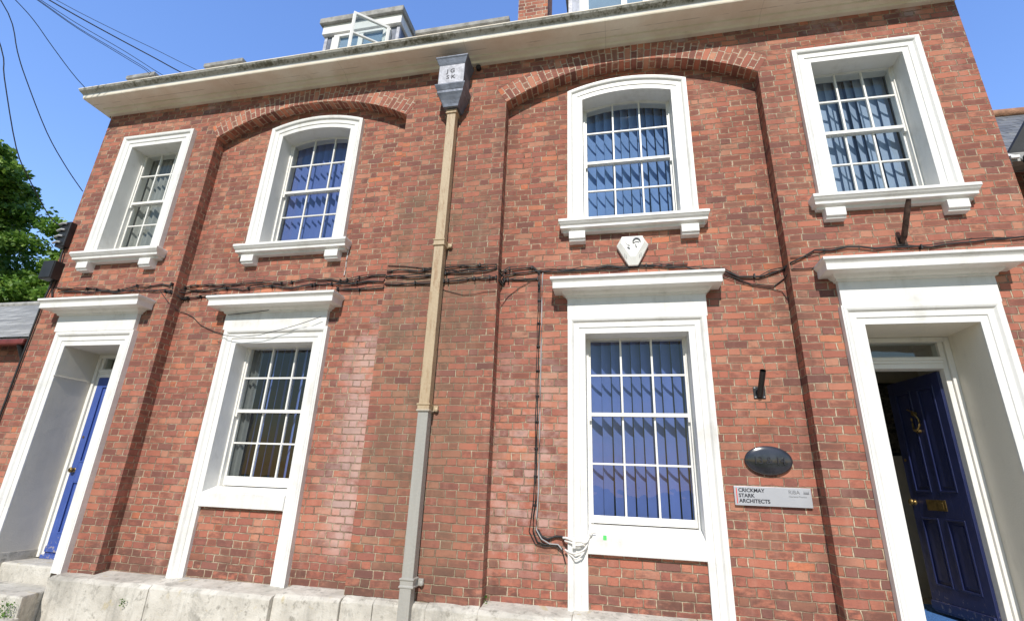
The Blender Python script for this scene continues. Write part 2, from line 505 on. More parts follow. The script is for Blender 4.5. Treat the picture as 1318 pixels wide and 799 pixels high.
def glass_material():
    n = NT('window_glass')
    p = n.pos()
    g = n.add('ShaderNodeNewGeometry')
    dt = n.add('ShaderNodeVectorMath', operation='DOT_PRODUCT')
    n.set(dt.inputs[0], g.outputs['Normal']); n.set(dt.inputs[1], g.outputs['Incoming'])
    c = n.m('ABSOLUTE', dt.outputs['Value'])
    fres = n.m('ADD', 0.09, n.m('MULTIPLY', 0.925, n.m('POWER', n.m('SUBTRACT', 1.0, c), 5.0)), clamp=True)   # both faces of a thin pane
    tr = n.add('ShaderNodeBsdfTransparent'); tr.inputs[0].default_value = (0.93,0.96,0.95,1)
    gl = n.add('ShaderNodeBsdfGlossy'); gl.inputs['Roughness'].default_value = 0.01
    b = n.add('ShaderNodeBump'); b.inputs['Distance'].default_value = 0.006; b.inputs['Strength'].default_value = 0.6
    n.set(b.inputs['Height'], n.noise(p, 3.5, 2.0))
    n.set(gl.inputs['Normal'], b.outputs[0])
    mx = n.add('ShaderNodeMixShader')
    n.set(mx.inputs[0], fres); n.set(mx.inputs[1], tr.outputs[0]); n.set(mx.inputs[2], gl.outputs[0])
    n.t.links.new(mx.outputs[0], n.out.inputs[0])
    return n.mat

def leaf_material(name, a, b, c):
    n = NT(name)
    g = n.add('ShaderNodeNewGeometry')
    r = g.outputs['Random Per Island']
    col = n.ramp(r, [(0.0, a), (0.55, b), (1.0, c)])
    n.set(n.b.inputs['Base Color'], col); n.b.inputs['Roughness'].default_value = 0.55
    tl = n.add('ShaderNodeBsdfTranslucent'); n.set(tl.inputs[0], col)
    mx = n.add('ShaderNodeMixShader'); mx.inputs[0].default_value = 0.35
    n.set(mx.inputs[1], n.b.outputs[0]); n.set(mx.inputs[2], tl.outputs[0])
    n.t.links.new(mx.outputs[0], n.out.inputs[0])
    return n.mat

def pipe_material():
    n = NT('downpipe_paint')
    p = n.pos(); z = n.sep(p)[2]
    f = n.noise(n.scale(p, (20.0, 20.0, 2.0)), 1.0, 4.0, 0.65)
    up = n.mix(f, (0.38,0.275,0.165), (0.54,0.42,0.27))
    rust = n.noise(n.scale(p, (16.0, 16.0, 3.0)), 1.3, 4.0, 0.7)
    up = n.mix(n.m('MULTIPLY', n.step(rust, 0.50, 0.66), 0.6), up, (0.30,0.17,0.08))
    lo = n.mix(f, (0.30,0.285,0.255), (0.40,0.385,0.345))
    c = n.mix(n.step(z, 3.06, 3.10), lo, up)
    c = n.mix(n.m('MULTIPLY', n.step(rust, 0.66, 0.72), 0.6), c, (0.30,0.17,0.09))
    n.bump(n.noise(p, 35.0, 4.0), 0.003)
    return n.fin(c, 0.5)

M = {}
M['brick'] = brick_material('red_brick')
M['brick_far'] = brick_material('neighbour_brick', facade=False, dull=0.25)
M['brick_chimney'] = brick_material('chimney_brick', facade=False, bed_shade=0.05, pale=0.6)
M['white'] = paint_material('white_render_paint', (0.77,0.755,0.72), 0.38)
M['sash'] = paint_material('white_sash_paint', (0.80,0.78,0.73), 0.30, (0.45,0.42,0.34))
M['reveal'] = paint_material('cream_reveal_paint', (0.79,0.735,0.63), 0.30, (0.42,0.39,0.32), scale=2.0)
M['grey_render'] = paint_material('grey_reveal_render', (0.66,0.615,0.53), 0.4, (0.48,0.45,0.39), rough=0.85, scale=2.0)
M['stone'] = stone_material('plinth_stone')
M['cornice'] = cornice_material()
M['slate'] = slate_material('roof_slate', (0.10,0.105,0.115), (0.17,0.175,0.185))
M['slate_pale'] = slate_material('weathered_slate', (0.22,0.215,0.20), (0.42,0.41,0.375))
M['lead'] = plain('lead_sheet', (0.16,0.175,0.215), 0.5, 0.3, var=0.3, nscale=5, bump=0.004, bscale=20)
M['lead_light'] = plain('weathered_lead', (0.42,0.42,0.46), 0.55, 0.1, var=0.25, nscale=14, bump=0.003)
M['cap_grey'] = plain('grey_capping', (0.30,0.29,0.27), 0.8, var=0.3, nscale=8, bump=0.006)
M['pipe'] = pipe_material()
M['black'] = plain('black_plastic', (0.016,0.016,0.018), 0.42, var=0.3)
M['cable'] = plain('black_cable', (0.018,0.017,0.017), 0.6, var=0.4)
M['cable_grey'] = plain('grey_cable', (0.34,0.34,0.34), 0.5)
M['cable_white'] = paint_material('painted_cable', (0.74,0.72,0.68), 0.5)
M['rust'] = plain('rusty_iron', (0.075,0.042,0.030), 0.8, 0.2, var=0.6, nscale=20, bump=0.004)
def worn_paint(name, col, rough, wear):
    n = NT(name); p = n.pos(); z = n.sep(p)[2]
    c = n.mix(n.noise(p, 5.0, 4.0, 0.6), tuple(v*.75 for v in col), tuple(v*1.25 for v in col))
    st = n.noise(n.scale(p, (22.0, 22.0, 2.5)), 1.0, 4.0, 0.7)
    c = n.mix(n.m('MULTIPLY', n.step(st, 0.56, 0.72), 0.35), c, tuple(min(1, v*1.8+.03) for v in col))
    low = n.step(z, 1.75, 1.35, 0.0, 0.16)
    ch = n.noise(p, 24.0, 5.0, 0.7)
    c = n.mix(n.m('MULTIPLY', n.step(n.m('ADD', ch, low), 0.70, 0.76), wear), c, (0.42,0.36,0.30))
    n.bump(n.noise(p, 16.0, 3.0), 0.003)
    return n.fin(c, rough)
M['blue_door'] = worn_paint('blue_gloss_paint', (0.020,0.027,0.090), 0.32, 0.35)
M['blue_lit'] = worn_paint('lit_blue_paint', (0.055,0.10,0.34), 0.42, 0.8)  # sunlight on the left door painted in as a brighter blue
M['brass'] = plain('dull_brass', (0.28,0.19,0.07), 0.4, 0.9, var=0.35, nscale=25)
M['mat_blue'] = plain('blue_coir_mat', (0.05,0.16,0.42), 0.95, var=0.4, nscale=70, bump=0.006, bscale=160)
M['blind_sky_reflect'] = plain('sky_reflection_blue_blind', (0.20,0.33,0.62), 0.75, var=0.06, nscale=3)  # sky reflection in the upper glass painted in as a paler blind blue
M['blind_blue'] = plain('blue_blind_fabric', (0.12,0.185,0.50), 0.75, var=0.06, nscale=3)
M['blind_pale'] = plain('pale_blue_blind_fabric', (0.30,0.38,0.52), 0.75, var=0.06, nscale=3)
M['net'] = plain('grey_net_curtain', (0.27,0.27,0.25), 0.9, var=0.08, nscale=3)
M['net_dark'] = plain('dim_grey_curtain', (0.13,0.135,0.13), 0.9, var=0.08, nscale=3)
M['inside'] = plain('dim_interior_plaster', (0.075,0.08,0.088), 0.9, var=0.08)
M['hall'] = plain('cream_hall_plaster', (0.62,0.57,0.45), 0.9, var=0.06)
M['carpet'] = plain('dark_carpet', (0.34,0.29,0.22), 0.95, var=0.2)
M['sign_face'] = plain('brushed_sign_metal', (0.50,0.50,0.53), 0.38, 0.35, var=0.06, nscale=2)
M['ink'] = plain('dark_lettering', (0.012,0.012,0.02), 0.5, var=0.1)
M['ink_grey'] = plain('grey_lettering', (0.16,0.16,0.17), 0.5, var=0.1)
M['red'] = plain('red_bar', (0.62,0.06,0.05), 0.5, var=0.05)
M['plaque'] = plain('polished_black_stone', (0.028,0.027,0.033), 0.14, var=0.5, nscale=7, spec=0.9)
M['alarm'] = paint_material('alarm_box_plastic', (0.78,0.765,0.71), 0.25, rough=0.35)
M['timber_dark'] = plain('dark_bargeboard', (0.022,0.022,0.023), 0.6, var=0.4)
M['terracotta'] = plain('terracotta_ridge', (0.33,0.17,0.10), 0.85, var=0.3, nscale=8, bump=0.01)
M['gutter_red'] = plain('red_gutter_paint', (0.16,0.03,0.026), 0.5, var=0.3)
M['asphalt'] = plain('road_asphalt', (0.13,0.122,0.11), 0.9, var=0.3, nscale=60, bump=0.006, bscale=120)
M['paving'] = plain('pavement_slabs', (0.58,0.505,0.40), 0.9, var=0.2, nscale=5, bump=0.004)
M['grass'] = plain('grass_verge', (0.06,0.10,0.03), 0.95, var=0.3, nscale=8)
M['line'] = plain('yellow_line_paint', (0.55,0.42,0.06), 0.7, var=0.15)
M['bark'] = plain('tree_bark', (0.10,0.075,0.055), 0.95, var=0.4, nscale=8, bump=0.03, bscale=9)
M['leaf_dark'] = leaf_material('tree_leaves', (0.055,0.125,0.018), (0.13,0.25,0.036), (0.28,0.40,0.07))
M['leaf_light'] = leaf_material('bright_tree_leaves', (0.08,0.17,0.024), (0.17,0.32,0.042), (0.30,0.43,0.08))
M['weed'] = leaf_material('weed_leaves', (0.05,0.12,0.02), (0.10,0.22,0.03), (0.17,0.30,0.06))
M['dry_weed'] = leaf_material('dry_weed_leaves', (0.22,0.17,0.04), (0.30,0.23,0.06), (0.36,0.28,0.08))
M['glass'] = glass_material()
M['picture'] = plain('picture_print', (0.09,0.08,0.06), 0.3, var=0.9, nscale=22)
M['green_sticker'] = plain('green_sticker', (0.10,0.55,0.14), 0.4)
M['blue_sticker'] = plain('blue_sticker', (0.08,0.40,0.60), 0.4)

# ------------------------------------------------------------------ ground
g = MB(); g.face([(-300,-300,-0.02),(300,-300,-0.02),(300,300,-0.02),(-300,300,-0.02)])
g.build('ground', M['grass'], kind='structure')
g = MB(); g.box(-80,80,-9.0,-2.0,-0.2,0.0); g.build('road', M['asphalt'], kind='structure')
g = MB(); g.box(-80,80,-1.85,0.6,-0.2,0.13); g.build('pavement', M['paving'], kind='structure')
g = MB(); g.box(-80,80,-2.0,-1.85,-0.2,0.125); g.build('kerb', M['stone'], kind='structure')
g = MB(); g.box(-80,80,-12.0,-9.0,-0.2,0.12); g.build('far_pavement', M['asphalt'], kind='structure')
g = MB(); g.box(-80,80,-2.42,-2.32,0.004,0.008); g.box(-80,80,-2.62,-2.52,0.004,0.008); g.build('road_marking', M['line'], kind='structure')

# ------------------------------------------------------------------ the brick house
house = empty('brick_house', (0, 0, 0), 'long two storey red brick house with white window surrounds and a heavy white cornice', 'house')
XL, XR, ZT, PD = -7.883, 3.903, 7.82, 0.165
BZ = 1.30                       # foot of the brickwork
def arch_pts(xa, xb, zs, rise, n=28):
    c = (xa + xb)/2; hw = (xb - xa)/2
    Rr = (hw*hw + rise*rise)/(2*rise); cz = zs + rise - Rr
    return c, cz, Rr, [(xa + (xb-xa)*k/n, cz + math.sqrt(max(0, Rr*Rr - (xa + (xb-xa)*k/n - c)**2))) for k in range(n+1)]
PANELS = [(-5.703, -2.682, 7.075, 0.425), (-1.292, 1.751, 7.09, 0.43)]

class Win: pass
def W(**k):
    w = Win(); w.__dict__.update(k); return w
WINS = [
 W(key='a', x0=-7.185, x1=-6.275, z0=5.23, z1=7.055, yf=-.04, wall=0.0, arch=0, sill=5.225, sy=-.17, bars=[7.04,6.67,6.20,5.825,5.475], blind='net', hood=None, apron=None, foot=5.20),
 W(key='b', x0=-4.680, x1=-3.590, z0=5.27, z1=7.070, yf=.125, wall=PD, arch=.08, sill=5.265, sy=.0, bars=[7.13,6.70,6.26,5.867,5.49], blind='blue', hood=None, apron=None, foot=5.24),
 W(key='c', x0=-0.320, x1=0.775, z0=5.30, z1=7.095, yf=.125, wall=PD, arch=.08, sill=5.30, sy=.0, bars=[7.165,6.737,6.29,5.895,5.535], blind='blue', hood=None, apron=None, foot=5.27),
 W(key='d', x0=2.305, x1=3.232, z0=5.31, z1=7.090, yf=-.04, wall=0.0, arch=0, sill=5.30, sy=-.15, bars=[7.078,6.706,6.28,5.873,5.52], blind='pale', hood=None, apron=None, foot=5.27),
 W(key='e', x0=-4.680, x1=-3.597, z0=2.14, z1=3.925, yf=.125, wall=PD, arch=0, sill=None, sy=0, bars=[3.915,3.53,3.125,2.736,2.352], blind='open', hood=(-4.185,4.135,4.315,4.505), apron=(2.018,2.17,2.245), foot=1.27),
 W(key='f', x0=-0.317, x1=0.747, z0=1.93, z1=3.950, yf=.125, wall=PD, arch=0, sill=None, sy=0, bars=[3.935,3.54,3.127,2.619,2.123], blind='blue', hood=(0.220,4.14,4.37,4.545), apron=(1.797,1.955,2.05), foot=1.27),
]
DOORS = [W(x0=-7.165, x1=-6.262, z1=3.895, hood=(-6.765,4.12,4.31,4.50)), W(x0=2.305, x1=3.235, z1=3.928, hood=(2.79,4.14,4.35,4.55))]

def head(w, off=0.0, n=16):
    """head line of an opening enlarged by off, from left to right (x,z)"""
    xa, xb = w.x0 - off, w.x1 + off
    if not w.arch:
        return [(xa, w.z1 + off), (xb, w.z1 + off)]
    hw = (w.x1 - w.x0)/2; c = (w.x0 + w.x1)/2
    Rr = (hw*hw + w.arch**2)/(2*w.arch); cz = w.z1 + w.arch - Rr
    return [(xa + (xb-xa)*k/n, cz + math.sqrt((Rr+off)**2 - (xa + (xb-xa)*k/n - c)**2)) for k in range(n+1)]
def hole(w, zb, off=0.012):
    return [(w.x0-off, zb), (w.x1+off, zb)] + head(w, off)[::-1]

# front wall with recessed arched panels
wall = MB()
outer = [(XL, BZ-.06), (DOORS[0].x0-.012, BZ-.06)] + head(W(x0=DOORS[0].x0-.012, x1=DOORS[0].x1+.012, z1=DOORS[0].z1+.012, arch=0)) + [(DOORS[0].x1+.012, BZ-.06)]
for xa, xb, zs, rise in PANELS:
    c, cz, Rr, ap = arch_pts(xa, xb, zs, rise)
    outer += [(xa, BZ-.06)] + ap + [(xb, BZ-.06)]
    # reveals of the panel
    wall.face([(xa,0,BZ-.06),(xa,PD,BZ-.06),(xa,PD,zs),(xa,0,zs)])
    wall.face([(xb,PD,BZ-.06),(xb,0,BZ-.06),(xb,0,zs),(xb,PD,zs)])
    ws = [w for w in WINS if xa < w.x0 < xb]
    lp = [[(xa, BZ-.06), (xb, BZ-.06)] + ap[::-1]]
    for w in ws:
        lp.append(hole(w, (w.apron[0] + .03) if w.apron else w.z0 - .02))
    wall.poly_y(lp, PD)
outer += [(DOORS[1].x0-.012, BZ-.06)] + head(W(x0=DOORS[1].x0-.012, x1=DOORS[1].x1+.012, z1=DOORS[1].z1+.012, arch=0)) + [(DOORS[1].x1+.012, BZ-.06), (XR, BZ-.06), (XR, ZT+.1), (XL, ZT+.1)]
wall.poly_y([outer] + [hole(w, w.z0-.02) for w in WINS if w.wall == 0.0], 0.0)
wall.face([(XL,8,-.1),(XL,0,-.1),(XL,0,ZT+.1),(XL,8,ZT+.1)])
wall.face([(XR,0,-.1),(XR,8,-.1),(XR,8,ZT+.1),(XR,0,ZT+.1)])
wall.face([(XR,8,-.1),(XL,8,-.1),(XL,8,ZT+.1),(XR,8,ZT+.1)])
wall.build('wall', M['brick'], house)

# rubbed brick arches over the panels
for xa, xb, zs, rise in PANELS:
    c, cz, Rr, _ = arch_pts(xa, xb, zs, rise)
    a0 = math.asin((xb-xa)/2/Rr); n = 60; D = 0.245
    ar = MB(); yf = -0.004
    for k in range(n):
        t0 = -a0 + 2*a0*k/n; t1 = -a0 + 2*a0*(k+1)/n
        def P(t, r, y): return (c + r*math.sin(t), y, cz + r*math.cos(t))
        s0, s1 = t0*Rr, t1*Rr
        ar.face([P(t0,Rr,yf),P(t1,Rr,yf),P(t1,Rr+D,yf),P(t0,Rr+D,yf)], [(0.0,s0),(0.0,s1),(D,s1),(D,s0)])
        ar.face([P(t0,Rr,PD),P(t1,Rr,PD),P(t1,Rr,yf),P(t0,Rr,yf)], [(-PD,s0),(-PD,s1),(0,s1),(0,s0)])
        ar.face([P(t0,Rr+D,yf),P(t1,Rr+D,yf),P(t1,Rr+D,0.01),P(t0,Rr+D,0.01)], [(D,s0),(D,s1),(D+.01,s1),(D+.01,s0)])
    ar.build('brick_arch', M['brick_chimney'], house)

# stone plinth in separate blocks
stones = [(-6.10,-5.62,1.262,-.165),(-5.62,-4.78,1.262,-.175),(-4.78,-3.37,1.268,-.165),(-3.37,-2.66,1.285,-.12),(-2.66,-2.33,1.292,-.085),(-2.33,-1.80,1.296,-.08),(-1.80,-1.30,1.298,-.085),(-1.30,-0.45,1.30,-.10),(-0.45,0.62,1.302,-.10),(0.62,1.5,1.305,-.10),(1.5,2.10,1.305,-.10),(3.48,3.903,1.305,-.10),(-7.883,-7.42,1.255,-.16)]
for k, (xa, xb, zt, yf) in enumerate(stones):
    pl = MB()
    g_ = 0.003
    xa += g_/2; xb -= g_/2
    prof = [(zt+.035, .2), (zt+.012, .02+yf*.3), (zt, yf+.035), (zt-.03, yf), (0.75, yf-.006), (0.72, yf-.012), (0.0, yf-.012)]
    rows = [[(xa + (xb-xa)*s/6, y + (rng.uniform(-.006,.006) if 0 < i < 5 else 0), z + (rng.uniform(-.006,.006) if 0 < i < 4 else 0)) for s in range(7)] for i, (z, y) in enumerate(prof)]
    pl.grid(rows)
    pl.face([r[0] for r in rows] + [(xa,.2,0)]); pl.face([r[-1] for r in rows][::-1] + [(xb,.2,0)][::1])
    pl.build('plinth_stone', M['stone'], house, bevel=0.006)
for a, c_, h_ in ((-6.10, 2.10, 1.24), (3.48, 3.9, 1.24), (-7.88, -7.42, 1.2)):
    bk = MB(); bk.box(a, c_, -.045, .3, 0, h_); bk.build('footing', M['brick_far'], house)

# main cornice with gutter
co = MB()
prof = [(.43,7.968),(.432,7.955),(.425,7.948),(.415,7.93),(.38,7.905),(.36,7.885),(.357,7.870),(.357,7.845),(.35,7.828),(.12,7.826),(.115,7.80),(.06,7.795),(.05,7.76),(.0,7.755)]
xr = XR - .36 + .055
rows = []
for p, z in prof:
    l = XL - min(p, .43)*.5; r_ = XR + min(p,.43)*.14
    rows.append([(l, 1.2, z), (l, -p, z)] + [(l + (r_-l)*k/40, -p, z) for k in range(1, 40)] + [(r_, -p, z), (r_, 1.2, z)])
co.grid(rows)
co.face([rows[0][0], rows[0][1], rows[0][-2], rows[0][-1]][::-1])
co.build('cornice', M['cornice'], house, bevel=0.004)

# low parapet blocks with grey caps
for xa, xb in ((-7.80,-7.33), (-6.28,-5.66), (-2.66,-1.36)):
    b = MB(); b.box(xa, xb, .02, .34, 7.96, 8.50); o = b.build('parapet_block', M['white'], house, bevel=.01)
    b = MB(); b.box(xa-.05, xb+.05, -.03, .39, 8.50, 8.57); b.build('coping', M['cap_grey'], o, bevel=.008)

# roof
rf = MB()
z0, z1 = 7.98, 9.35
rp = [(XL-.1,.36,z0),(XR+.05,.36,z0),(XR-.9,3.6,z1+.4),(XL+2.4,3.6,z1+.4),(XR+.05,7.9,z0),(XL-.1,7.9,z0)]
def rface(ix, w=1.0):
    pts = [rp[k] for k in ix]
    rf.face(pts, [(p[0] + p[1]*.3, p[1]*1.12) for p in pts])
rface((0,1,2,3)); rface((4,5,3,2)); rface((1,4,2)); rface((5,0,3))
roof = rf.build('roof', M['slate'], house)

# chimney
ch = MB(); ch.box(-1.47,-.955,1.2,1.75,7.9,11.2); ch.box(-1.53,-.90,1.14,1.81,11.2,11.35)
chim = ch.build('chimney', M['brick_chimney'], roof)
for xx in (-1.33,-1.10):
    cp = MB(); cp.lathe([(.10,0),(.11,.03),(.085,.06),(.095,.40),(.11,.44)], (xx,1.47,11.35), 'z', 16)
    under(cp.build('chimney_pot', M['terracotta']), chim)

# dormers
def dormer(x0, x1, yf, zb, zt, panes, casement):
    d = MB(); d.box(x0, x1, yf, yf+2.2, zb, zt-.30)
    dm = d.build('dormer', M['lead'], house)
    d = MB(); d.box(x0-.04, x1+.04, yf-.07, yf+2.3, zt-.30, zt-.10); d.build('fascia', M['white'], dm, bevel=.006)
    d = MB(); d.box(x0-.09, x1+.08, yf-.13, yf+2.35, zt-.10, zt+.02); d.build('dormer_roof', M['cap_grey'], dm, bevel=.012)
    fr = MB()
    zb2, zt2 = zb+.45, zt-.34
    fr.box(x0+.20, x1-.16, yf-.055, yf-.004, zt2-.05, zt2); fr.box(x0+.20, x1-.16, yf-.055, yf-.004, zb2, zb2+.06)
    for px in panes: fr.box(px-.045, px+.045, yf-.05, yf-.006, zb2+.06, zt2-.05)
    for px in (x0+.24, x1-.21): fr.box(px-.07, px+.07, yf-.055, yf-.003, zb2+.06, zt2-.05)
    fr.build('window_frame', M['white'], dm, bevel=.005)
    gl = MB(); gl.box(x0+.2, x1-.16, yf-.03, yf-.026, zb2, zt2); gl.build('glass', M['glass'], dm)
    dk = MB(); dk.box(x0+.2, x1-.16, yf-.0025, yf-.0005, zb2, zt2); dk.build('window_backing', M['blind_pale'], dm)
    for a, c_ in ((x0-.006, x0+.05), (x1-.05, x1+.006)):
        bd = MB(); bd.box(a, c_, yf-.016, yf+.04, zb, zt-.30); bd.build('corner_board', M['lead_light'], dm)
    if casement:
        hx, w, h, ang = casement
        cs = MB()
        for a, b, c_, e in ((-w,0,0,.045),(-w,0,h-.045,h),(-w,-w+.045,.045,h-.045),(-.045,0,.045,h-.045),(-w+.045,-.045,h*.42,h*.42+.03)):
            cs.box(a, b, -.02, .02, c_, e)
        o = cs.build('open_casement', M['white'], dm, bevel=.005, label='white casement window swung wide open')
        gs = MB(); gs.box(-w+.05, -.05, -.003, .003, .05, h-.05); q = gs.build('pane', M['glass'], o)
        o.location = (hx, yf-.08, 9.65-h); o.rotation_euler = (0, 0, ang)
    return dm
dormer(-4.87, -3.45, .80, 8.45, 10.05, [-4.15], (-3.593, .60, .78, R(40)))
dormer(-.55, 1.25, .80, 8.45, 10.28, [.30, .62], None)

# ------------------------------------------------------------------ windows of the house
def trim(w, zb, mb, W_=0.185):
    """moulded architrave: profile points (distance out from the opening, y relative to front)"""
    prof = [(0.0, .215), (0.0, 0.0), (.062, 0.0), (.066,-.010), (.118,-.010), (.124,-.016), (.136,-.030), (.152,-.036), (.166,-.036), (.170,-.030), (.185,-.030)]
    prof.append((.185, w.wall + .004 - w.yf))
    rows = []
    for d, y in prof:
        h = head(w, d)
        line = [(w.x0-d, zb)] + h + [(w.x1+d, zb)]
        rows.append([(x, w.yf + y, z) for x, z in line])
    mb.grid(rows[::-1])

def bar(mb, x0, x1, y0, y1, z0, z1): mb.box(x0, x1, y0, y1, z0, z1)

def arc_z(w, x, off):
    if not w.arch: return w.z1 + off
    hw = (w.x1 - w.x0)/2; c = (w.x0 + w.x1)/2
    Rr = (hw*hw + w.arch**2)/(2*w.arch); cz = w.z1 + w.arch - Rr
    return cz + math.sqrt((Rr+off)**2 - (x-c)**2)

hood_prof_cache = {}
def entablature(parent, cx, zf0, zf1, ztop, half, yfront, yback):
    """plain frieze board, bed mould, corona and cyma: the hood over a lower opening"""
    f = MB(); f.box(cx-half, cx+half, yfront, yback+.02, zf0-.03, zf1+.05)
    h = f.build('hood', M['white'], parent, bevel=.004)
    c = MB(); t = ztop
    b = zf1
    prof = [(.03, t+.012), (.205, t), (.205, t-.028), (.198, t-.034), (.185, t-.046), (.176, t-.058), (.174, t-.066), (.174, t-.126), (.166, t-.131), (.075, t-.129), (.066, t-.138), (.050, t-.155), (.026, t-.165), (.020, t-.185), (.0, t-.188)]
    rows = []
    for p, z in prof:
        e = p*.84
        rows.append([(cx-half-e, yback+.01, z), (cx-half-e, yfront-p, z), (cx+half+e, yfront-p, z), (cx+half+e, yback+.01, z)])
    c.grid(rows); c.face(rows[0][::-1]); c.face(rows[-1])
    c.build('hood_moulding', M['white'], h, bevel=.003)
    return h

for w in WINS:
    # box frame
    yb = w.yf + .215
    bf = MB()
    zb = w.apron[2]-.03 if w.apron else w.z0
    bf.box(w.x0-.08, w.x0+.022, yb, yb+.14, zb, w.z1-.002)
    bf.box(w.x1-.022, w.x1+.08, yb, yb+.14, zb, w.z1-.002)
    n = 12
    top = [(w.x0-.08+(w.x1-w.x0+.16)*k/n, arc_z(w, min(max(w.x0-.08+(w.x1-w.x0+.16)*k/n, w.x0-.07), w.x1+.07), .10)) for k in range(n+1)]
    low = [(w.x0-.08+(w.x1-w.x0+.16)*k/n, arc_z(w, min(max(w.x0-.08+(w.x1-w.x0+.16)*k/n, w.x0-.07), w.x1+.07), -.004)) for k in range(n+1)]
    bf.prism_y(low + top[::-1], yb+.001, yb+.14)
    win = bf.build('window', M['sash'], house, bevel=.003)
    # architrave
    t = MB(); trim(w, w.foot, t)
    t.build('architrave', M['white'], win)
    # sashes
    zt, b1, mt, b2, zl = w.bars
    gx0, gx1 = w.x0+.042, w.x1-.042
    for up in (True, False):
        s = MB()
        y0 = w.yf + (.232 if up else .272); y1 = y0 + .036
        if up:
            za, zbm = mt-.022, b1
            s.box(gx0-.05, gx0, y0, y1, mt-.075 if w.arch == 0 else mt-.075, arc_z(w, gx0, .03)); s.box(gx1, gx1+.05, y0, y1, mt-.075, arc_z(w, gx1, .03))
            s.box(gx0, gx1, y0, y1, mt-.026, mt+.012)
            lo = [(gx0+(gx1-gx0)*k/n, (arc_z(w, gx0+(gx1-gx0)*k/n, -.018)) if w.arch else zt) for k in range(n+1)]
            hi = [(gx0+(gx1-gx0)*k/n, arc_z(w, gx0+(gx1-gx0)*k/n, .05)) for k in range(n+1)]
            s.prism_y(lo + hi[::-1], y0+.001, y1)
            zhi = lambda x: (arc_z(w, x, -.010) if w.arch else zt+.005); zlo = mt+.005
        else:
            bot = w.apron[2] if w.apron else w.z0+.02
            s.box(gx0-.05, gx0, y0, y1, bot, mt+.01); s.box(gx1, gx1+.05, y0, y1, bot, mt+.01)
            s.box(gx0, gx1, y0, y1, mt-.024, mt+.014); s.box(gx0, gx1, y0, y1, bot, zl)
            zbm = b2
            zhi = lambda x: mt-.02; zlo = zl-.005
        pw = (gx1-gx0)/3
        for k in (1, 2):
            x = gx0 + pw*k
            s.box(x-.010, x+.010, y0+.002, y1-.004, zlo, zhi(x))
        s.box(gx0, gx1, y0+.003, y1-.005, zbm-.010, zbm+.010)
        so_ = s.build('upper_sash' if up else 'lower_sash', M['sash'], win, bevel=.0035)
        gl = MB()
        gy = y0 + .018
        if up: gl.poly_y([[(gx0, mt), (gx1, mt)] + [(gx0+(gx1-gx0)*k/n, zhi(gx0+(gx1-gx0)*k/n)+.006) for k in range(n+1)][::-1]], gy)
        else: gl.poly_y([[(gx0, zl-.01), (gx1, zl-.01), (gx1, mt), (gx0, mt)]], gy)
        gl.build('glass', M['glass'], win)
    # sill, brackets or apron
    if w.sill:
        t_ = w.sill
        x0, x1 = w.x0-.185-.015, w.x1+.185+.015
        yw = w.wall
        P_ = yw - w.sy
        prof = [(-.10, t_+.05), (P_-.005, t_+.008), (P_, t_), (P_, t_-.028), (P_-.008, t_-.034), (P_-.020, t_-.052), (P_-.036, t_-.068), (P_-.040, t_-.074), (P_-.040, t_-.098), (P_-.048, t_-.103), (P_-.09, t_-.106), (P_-.095, t_-.135), (0.0, t_-.138)]
        sl_ = MB()
        xx0, xx1 = x0+.075-(.075), x1
        # ends return by the same projection scaled down
        rows = []
        for p, z in prof:
            e = max(-.02, min(p, P_))*.50
            l, r_ = x0-e, x1+e
            rows.append([(l, yw+.02, z), (l, yw-p, z), (r_, yw-p, z), (r_, yw+.02, z)])
        sl_.grid(rows); sl_.face(rows[0][::-1]); sl_.face(rows[-1])
        sill = sl_.build('sill', M['white'], win, bevel=.003)
        for bx_ in (w.x0-.185+.02, w.x1+.185-.02-.185):
            b = MB()
            b.mold(bx_, bx_+.185, yw+.01, yw, [(P_-.055, t_-.135), (P_-.055, t_-.225), (P_-.062, t_-.232), (P_-.075, t_-.236), (P_-.080, t_-.255), (.0, t_-.258)], left=False, right=False)
            # end faces
            b.build('bracket', M['white'], win, bevel=.003)
            e = MB()
    if w.apron:
        zb_, zf_, zs_ = w.apron
        a = MB()
        ya = w.yf - .010
        poly = [(ya, zb_), (ya, zf_), (w.yf+.20, zs_-.012), (w.yf+.30, zs_-.010), (w.yf+.30, zb_)]
        xa, xb = w.x0+.002, w.x1-.002
        for k in range(len(poly)):
            p, q = poly[k], poly[(k+1) % len(poly)]
            a.face([(xa,p[0],p[1]),(xb,p[0],p[1]),(xb,q[0],q[1]),(xa,q[0],q[1])][::-1])
        a.face([(xa,p[0],p[1]) for p in poly]); a.face([(xb,p[0],p[1]) for p in poly][::-1])
        a.build('apron', M['white'], win, bevel=.004)
    if w.hood:
        cx, zf0, zf1, zt_ = w.hood
        entablature(win, cx, zf0, zf1, zt_, .728, w.yf-.012, w.wall)
    # blinds and curtains behind the glass
    bl = MB()
    by = w.yf + .40
    zbot = w.bars[4]-.06; ztop = w.z1 + w.arch + .05
